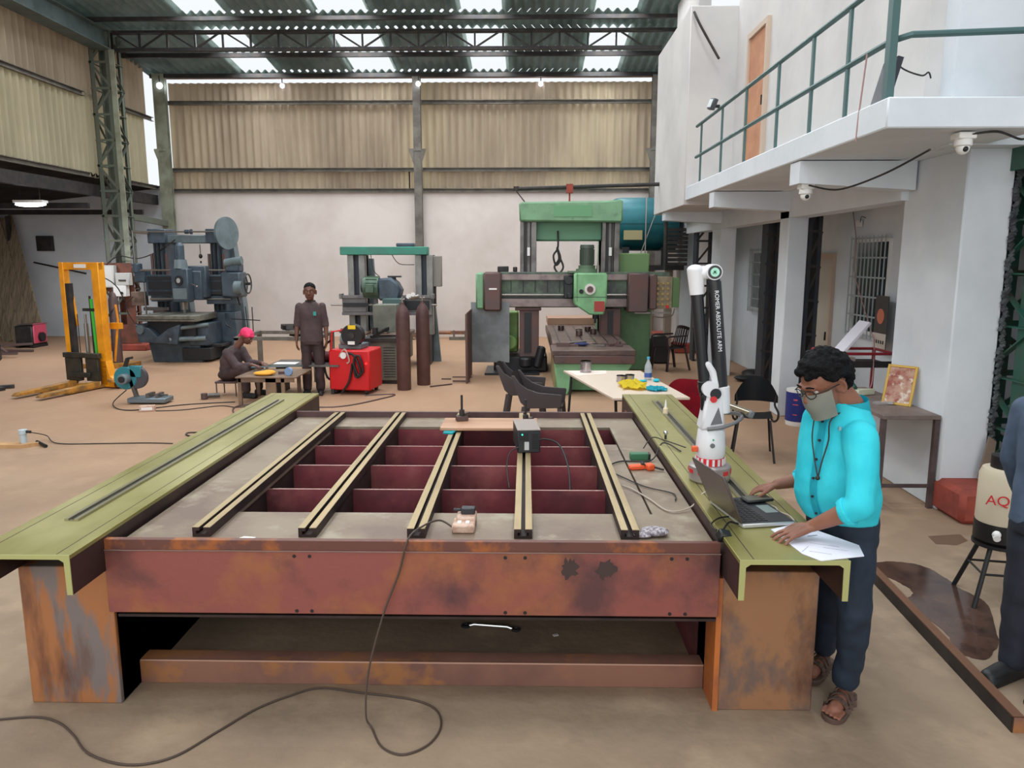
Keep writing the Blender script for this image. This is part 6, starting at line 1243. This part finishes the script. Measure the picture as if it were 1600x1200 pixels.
# rolled cuffs, collar, placket, buttons
cu = Soft(); c0 = elL.lerp(wrL, .2); c1 = elL.lerp(wrL, .34); cu.m.cyl(c0, c1, .066, .06, 24); cu.build('sleeve_cuff', M_shirt, T1.o, H0, vox=.007, it=4); cu = Soft()
c0 = elR.lerp(wrR, .3); c1 = elR.lerp(wrR, .45); cu.m.cyl(c0, c1, .058, .052, 24)
cu.build('sleeve_cuff', M_shirt, T1.o, H0, vox=.007, it=4)
col = MB()
tb_ = rings[-1][0]
for s_ in (-1, 1):
    pts = []
    for k in range(9):
        t = k/8; a = PI-s_*0+s_*(-t*PI*.93)
        pts.append(t)
    col.grid(lambda u, v: tb_+f*(-.075*math.cos(PI*u)*1.0)*(1+.15*v)+l*(s_*.078*math.sin(PI*u*.97)*(1+.2*v))+V(0, 0, .045-.03*u-.05*v-.03*u*v), 12, 4, .004)
T1.p('collar', col, M_shirt, sharp=60)
def frontp(z, side=0.):
    """point on the front surface of the shirt at height z"""
    zz = [r[0].z for r in rings]
    for i in range(len(rings)-1):
        if zz[i] <= z <= zz[i+1]:
            t = (z-zz[i])/(zz[i+1]-zz[i]); c = rings[i][0].lerp(rings[i+1][0], t); rb = rings[i][4]*(1-t)+rings[i+1][4]*t
            return c+f*(rb+.008)+l*side
    return rings[0][0]
T1.p('placket', MB().grid(lambda u, v: frontp(.92+.5*v, (u-.5)*.035)-f*.001, 2, 16, .003), M_shirt)
bt_ = MB()
for k in range(6):
    q = frontp(.95+k*.085); bt_.cyl(q+f*.0, q+f*.006, .006, seg=10)
T1.p('button', bt_, M_dark)
T1.p('neck_cord', MB().tube([rings[-1][0]+l*.06+V(0, 0, .02), frontp(1.4, .05)+f*.01, frontp(1.3, .05)+f*.01, frontp(1.2, .035)+f*.01, frontp(1.13, .03)+f*.012], .0035, 6, smooth=5).tube([frontp(1.4, -.04)+f*.01, frontp(1.3, -.035)+f*.01, frontp(1.2, .0)+f*.012, frontp(1.13, .03)+f*.012], .003, 6, smooth=5).ball(frontp(1.13, .03)+f*.014, .011, 8), M_dark)
T1.p('pen', MB().cbox(frontp(1.36, .09)+f*.0, (.012, .012, .016)), mat('pen_silver', (220, 220, 226), .2, .8))
# trousers
tr_ = Soft(); M_trs = mat('trousers_navy', (30, 44, 62), .8, col2=(22, 34, 50), scale=8)
tr_.loft([(ctr(.78, .0)+V(.0, 0, 0), l, .16, f, .12), (ctr(.86, .0), l, .168, f, .128), (ctr(.95, .015), l, .165, f, .135)])
for an, kn, hp in ((anL, knL, hipL), (anR, knR, hipR)):
    tr_.chain([hp-V(0, 0, .06), kn, kn.lerp(an, .5), V(an.x, an.y, .13)], [.098, .074, .066, .062])
tr_.build('trousers', M_trs, T1.o, H0, vox=.009, it=5, wrinkle=.03, wscale=.11)
# sandals
M_sand = mat('sandal_brown', (86, 66, 58), .7)
for k, an in enumerate((anL, anR)):
    o = V(an.x, an.y, 0)-ft*.06
    outline = [(-.03, -.03), (0, -.042), (.08, -.04), (.16, -.052), (.23, -.05), (.265, -.02), (.268, .02), (.23, .05), (.15, .05), (.07, .036), (0, .036), (-.03, .02)]
    random.seed(1); poly = [(o.x+ft.x*a+sd.x*b, o.y+ft.y*a+sd.y*b) for a, b in outline]
    poly = [(a*.96+.04*a, b) for a, b in smooth_loop(poly, 4, 0)]
    so_ = T1.p('sandal_sole', MB().prism(poly, .026, axis='z'), M_sand, bevel=.004)
    st2 = MB()
    for dd, hh, ww in ((.17, .062, .03), (.095, .085, .03), (.13, .07, .018)):
        pts = [o+ft*dd+sd*(.05*math.cos(t))+V(0, 0, .02+hh*math.sin(t)) for t in [i*PI/8 for i in range(9)]]
        for i in range(8): st2.bar(pts[i], pts[i+1], ww, .005, ft if False else (0, 0, 1))
    T1.p('sandal_strap', st2, M_sand)
# hair: many soft curls melted together
ha = Soft(); random.seed(21)
hm = HM
n = 0
while n < 300:
    d = Vector((random.gauss(0, 1), random.gauss(0, 1), random.gauss(0, 1))).normalized()
    if d.z < (-.75 if d.x < -.45 else -.35): continue
    if d.x > .45 and d.z < .42: continue
    if d.x > .1 and d.z < .05: continue
    if abs(d.y) > .75 and d.z < .12 and d.x > -.35: continue
    rr = random.uniform(.96, 1.1)
    ha.ell(P(-.02+d.x*.1*rr, d.y*.086*rr, .035+d.z*.1*rr), (random.uniform(.014, .024),)*3, seg=8); n += 1
ha.ell(P(-.03, 0, .05), (.098, .085, .085), hm); ha.ell(P(-.062, 0, -.03), (.05, .066, .06), hm)
ha.build('hair', M_hair, T1.o, H0, vox=.006, it=1, wrinkle=.012, wscale=.02)
# face mask and glasses
def mk(u, v):
    a = (u-.5)*PI*.84; z = .016-.115*v
    r = .1+.018*math.sin(PI*v)*math.cos(a)
    return P(.004+.098*math.cos(a)*(1+.12*math.sin(PI*min(1, v*1.1)))-.03*v*v*0, .082*math.sin(a)*(1-.22*v*v), z-.012+.03*(1-math.cos(a))*(.5-v)*-1*0+(-.012 if v > .9 else 0))
T1.p('face_mask', MB().grid(mk, 20, 10, .003), mat('mask_grey', (176, 178, 168), .8), label='pale grey cloth face mask', sharp=80)
gl = MB()
for b in (-1, 1):
    gl.tube([P(.104-.012*abs(math.cos(t)) if b*math.cos(t) > 0 else .104, b*.034+.025*math.cos(t), .01+.019*math.sin(t)) for t in [k*PI/8 for k in range(17)]], .0022, 6)
    gl.tube([P(.098, b*.06, .016), P(.04, b*.084, .014), P(-.01, b*.088, .01)], .0024, 6)
gl.tube([P(.106, -.009, .014), P(.108, 0, .017), P(.106, .009, .014)], .0022, 6)
T1.p('glasses', gl, M_black)
T1.p('eyebrows', MB().tube([P(.095, .015, .036), P(.094, .035, .041), P(.085, .052, .035)], .004, 6).tube([P(.095, -.015, .036), P(.094, -.035, .041), P(.085, -.052, .035)], .004, 6), M_hair)
rg_ = MB()
for kk in (1, 2):
    fdn = (tipL-wrL).normalized(); q = wrL+fdn*.105; t_ = V(-.5, .85, 0).normalized(); q = q+t_*((.031-.0205*kk)*1.05)
    M_ = fdn.to_track_quat('Z', 'Y').to_matrix().to_4x4(); M_.translation = q
    rg_.lathe([(.0105, -.003), (.0118, -.003), (.0118, .003), (.0105, .003)], seg=16, M=M_)
T1.p('ring', rg_, mat('ring_gold', (230, 200, 120), .2, 1.))
# ---------------------------------------------------------------- standing man in brown work clothes
def worker_stand(loc, rz, label, H=1.72, shirt=None, trs=None, skin=None, rolled=True, folded=False):
    T = Thing('person', label, 'person', loc, rz); s = H/1.72
    f = V(0, -1, 0); l = V(1, 0, 0)
    q = Soft(); P, HM = head(q, V(0, -.03, 1.585)*s, f, Z3, 1.1*s)
    def z(x, y, zz): return V(x, y, zz)*s
    q.chain([P(-.03, 0, -.05), z(0, .0, 1.4)], [.05*s, .056*s])
    q.chain([z(0, 0, 1.38), z(0, 0, .9)], [.08, .1])
    arms = []
    for b in (-1, 1):
        sh_, el_, wr_ = z(b*.17, 0, 1.365), z(b*.215, .02, 1.1), (z(b*.2, .13, .88) if folded else z(b*.225, -.04, .86)); arms.append((sh_, el_, wr_))
        q.chain([z(0, 0, 1.38), sh_, el_, el_.lerp(wr_, .3), wr_], [.05, .048, .038, .038, .026])
        hand(q, wr_, V(0, .1 if folded else -.12, -1), V(-b, 0, 0), V(0, -1, 0), s, curl=(.3, .35, .4, .45), spread=.05, thumb=.35)
        q.chain([z(b*.09, 0, .88), z(b*.095, 0, .5), z(b*.1, .02, .08)], [.06, .045, .036]); q.chain([z(b*.1, .02, .06), z(b*.11, -.13, .035)], [.036, .03])
    q.build('body', skin, T.o, None, vox=.007, it=2); eyes(T, P, HM, s)
    q = Soft(); q.loft([(z(0, 0, .82), l, .175*s, f, .115*s), (z(0, 0, .95), l, .17*s, f, .115*s), (z(0, 0, 1.1), l, .168*s, f, .11*s), (z(0, 0, 1.25), l, .178*s, f, .112*s), (z(0, 0, 1.35), l, .172*s, f, .1*s), (z(0, 0, 1.41), l, .12*s, f, .085*s), (z(0, 0, 1.445), l, .07*s, f, .06*s)])
    for sh_, el_, wr_ in arms: q.chain([sh_, el_, el_.lerp(wr_, .1 if rolled else .9)], [.062, .052, .05 if rolled else .038])
    q.build('shirt', shirt, T.o, None, vox=.009, it=4, wrinkle=.012, wscale=.12)
    q = Soft(); q.loft([(z(0, 0, .78), l, .165*s, f, .115*s), (z(0, 0, .86), l, .165*s, f, .115*s)])
    for b in (-1, 1): q.chain([z(b*.085, 0, .8), z(b*.095, 0, .5), z(b*.1, .015, .1)], [.092, .075, .07])
    q.build('trousers', trs, T.o, None, vox=.01, it=4, wrinkle=.02, wscale=.12)
    for b in (-1, 1):
        q = Soft(); q.chain([z(b*.1, .04, .045), z(b*.105, -.06, .05), z(b*.115, -.15, .035)], [.045, .045, .04]); q.m.prism([(b*.1-.045, .09), (b*.1+.045, .09), (b*.11+.045, -.19), (b*.11-.045, -.19)], .03, axis='z', off=.0)
        q.build('shoe', M_black, T.o, None, vox=.008, it=3)
    hr = Soft(); random.seed(4)
    hr.ell(P(-.024, 0, .055), (.104*s*1.06, .083*s*1.08, .08*s*1.08), HM); hr.ell(P(-.045, 0, .02), (.085*s*1.06, .082*s*1.06, .085*s), HM)
    hr.build('hair', M_hair, T.o, None, vox=.008, it=2, wrinkle=.006, wscale=.03)
    T.p('eyebrows', MB().tube([P(.095, .015, .034), P(.094, .035, .039), P(.085, .05, .034)], .004, 6).tube([P(.095, -.015, .034), P(.094, -.035, .039), P(.085, -.05, .034)], .004, 6), M_hair)
    T.p('lips', MB().tube([P(.085, -.022, -.061), P(.095, 0, -.06), P(.085, .022, -.061)], .005, 6), mat('lips', (110, 60, 56), .5))
    if rolled:
        T.p('collar', MB().grid(lambda u, v: V(0, 0, 1.44)*s+l*((.075+.012*v)*math.sin(2*PI*u))+f*((.065+.012*v)*math.cos(2*PI*u))+V(0, 0, .02-.04*v), 20, 2, .004), shirt, sharp=70)
    return T, P
M_uni = mat('uniform_brown', (82, 66, 68), .8, col2=(68, 54, 56), scale=6); M_unit = mat('uniform_trousers', (68, 52, 52), .8, col2=(56, 42, 44), scale=6)
Ts, Ps = worker_stand((-3.32, 11.62, 0), math.radians(8), 'standing man in dark brown work shirt and trousers facing the camera', 1.73, M_uni, M_unit, M_skind)
Ts.p('chest_badge', MB().cbox((.075, -.125, 1.27), (.045, .006, .06)), mat('badge_teal', (50, 150, 140), .6), label='small teal emblem on the chest')
# person cut off by the right edge
Tn, Pn = worker_stand((2.51, 3.5, 0), math.radians(-62), 'person in grey blue shirt and dark trousers cut off by the right edge', 1.74, mat('shirt_slate', (76, 92, 114), .8, col2=(62, 76, 96), scale=5), mat('trousers_black', (28, 34, 46), .8), M_skin, rolled=False, folded=True)
# ---------------------------------------------------------------- seated man with pink head cloth
so3 = V(-4.62, 11.55, 0)
Tp = Thing('person', 'seated man in brown clothes with a pink head cloth bending over the work table', 'person', tuple(so3), world=True)
q = Soft(); fw = V(.96, -.28, 0).normalized(); lf = Z3.cross(fw)
hp = so3+V(0, 0, .34); ch = so3+fw*.12+V(0, 0, .68); hd = aty(386, 526, 11.5)
Pp, HMp = head(q, hd, fw+V(0, 0, -.55), Z3, .98)
q.chain([Pp(-.04, 0, -.05), ch+V(0, 0, .03)], [.05, .06]); q.chain([ch, hp], [.09, .1])
armp = []
for b in (-1, 1):
    s1 = ch+lf*b*.17+V(0, 0, .0); e1 = s1+fw*.16+V(0, 0, -.2); w1 = e1+fw*.24+lf*(-b*.05)+V(0, 0, .03); armp.append((s1, e1, w1))
    q.chain([ch, s1, e1, w1], [.06, .048, .04, .026]); hand(q, w1, fw+V(0, 0, -.2)-lf*b*.2, V(0, 0, -1), -lf*b, .98, curl=(.6, .6, .7, .7), thumb=.4)
    k1 = hp+fw*.42+lf*b*.16+V(0, 0, .1); a1_ = k1+fw*.0+V(0, 0, -.38); a1_.z = .08
    q.chain([hp+lf*b*.09, k1, a1_], [.07, .05, .036]); q.chain([V(a1_.x, a1_.y, .05), V(a1_.x, a1_.y, .04)+fw*.15], [.036, .03])
q.build('body', M_skind, Tp.o, so3, vox=.008, it=2); eyes(Tp, Pp, HMp, .98)
q = Soft(); q.loft([(hp+V(0, 0, -.04), lf, .17, fw, .13), (hp.lerp(ch, .35), lf, .175, fw, .14), (hp.lerp(ch, .7)-fw*.03, lf, .185, fw, .14), (ch-fw*.02, lf, .18, fw, .11), (ch+V(0, 0, .06), lf, .1, fw, .08), (ch+V(0, 0, .09)+fw*.02, lf, .06, fw, .06)])
for s1, e1, w1 in armp: q.chain([s1, e1, e1.lerp(w1, .75)], [.075, .062, .045])
q.build('shirt', M_uni, Tp.o, so3, vox=.01, it=4, wrinkle=.02, wscale=.1)
q = Soft(); q.ell(hp+V(0, 0, -.02), (.17, .17, .1))
for b in (-1, 1):
    k1 = hp+fw*.42+lf*b*.16+V(0, 0, .1); q.chain([hp+lf*b*.09, k1, V(k1.x, k1.y, .12)], [.095, .075, .06])
q.build('trousers', M_unit, Tp.o, so3, vox=.01, it=4, wrinkle=.02, wscale=.1)
for b in (-1, 1):
    k1 = hp+fw*.42+lf*b*.16; q = Soft(); q.chain([V(k1.x, k1.y, .045)-fw*.04, V(k1.x, k1.y, .04)+fw*.15], [.045, .038]); q.m.cbox(V(k1.x, k1.y, .015)+fw*.05, (.24, .09, .03), rot=(0, 0, math.atan2(fw.y, fw.x))); q.build('shoe', M_black, Tp.o, so3, vox=.009, it=3)
q = Soft(); q.ell(Pp(-.02, 0, .05), (.112, .09, .085), HMp); q.chain([Pp(-.1, .0, .0), Pp(-.13, .0, -.06)], [.035, .02]); q.chain([Pp(.055, -.06, .05), Pp(.085, 0, .055), Pp(.055, .06, .05)], [.02, .022, .02])
q.build('head_cloth', mat('cloth_pink', (246, 66, 118), .8, col2=(226, 48, 100), scale=14), Tp.o, so3, vox=.008, it=2, wrinkle=.012, wscale=.04, label='bright pink head cloth')
st3 = Thing('low_stool', 'low steel rod stool under the seated man', 'stool', tuple(so3)); st3.p('seat', MB().box(-.17, .17, -.17, .17, .2, .23), M_mbr, bevel=.01)
for x in (-.15, .15):
    for y in (-.15, .15): st3.p('leg', MB().cyl((x, y, .2), (x, y, 0), .01), M_mbr)
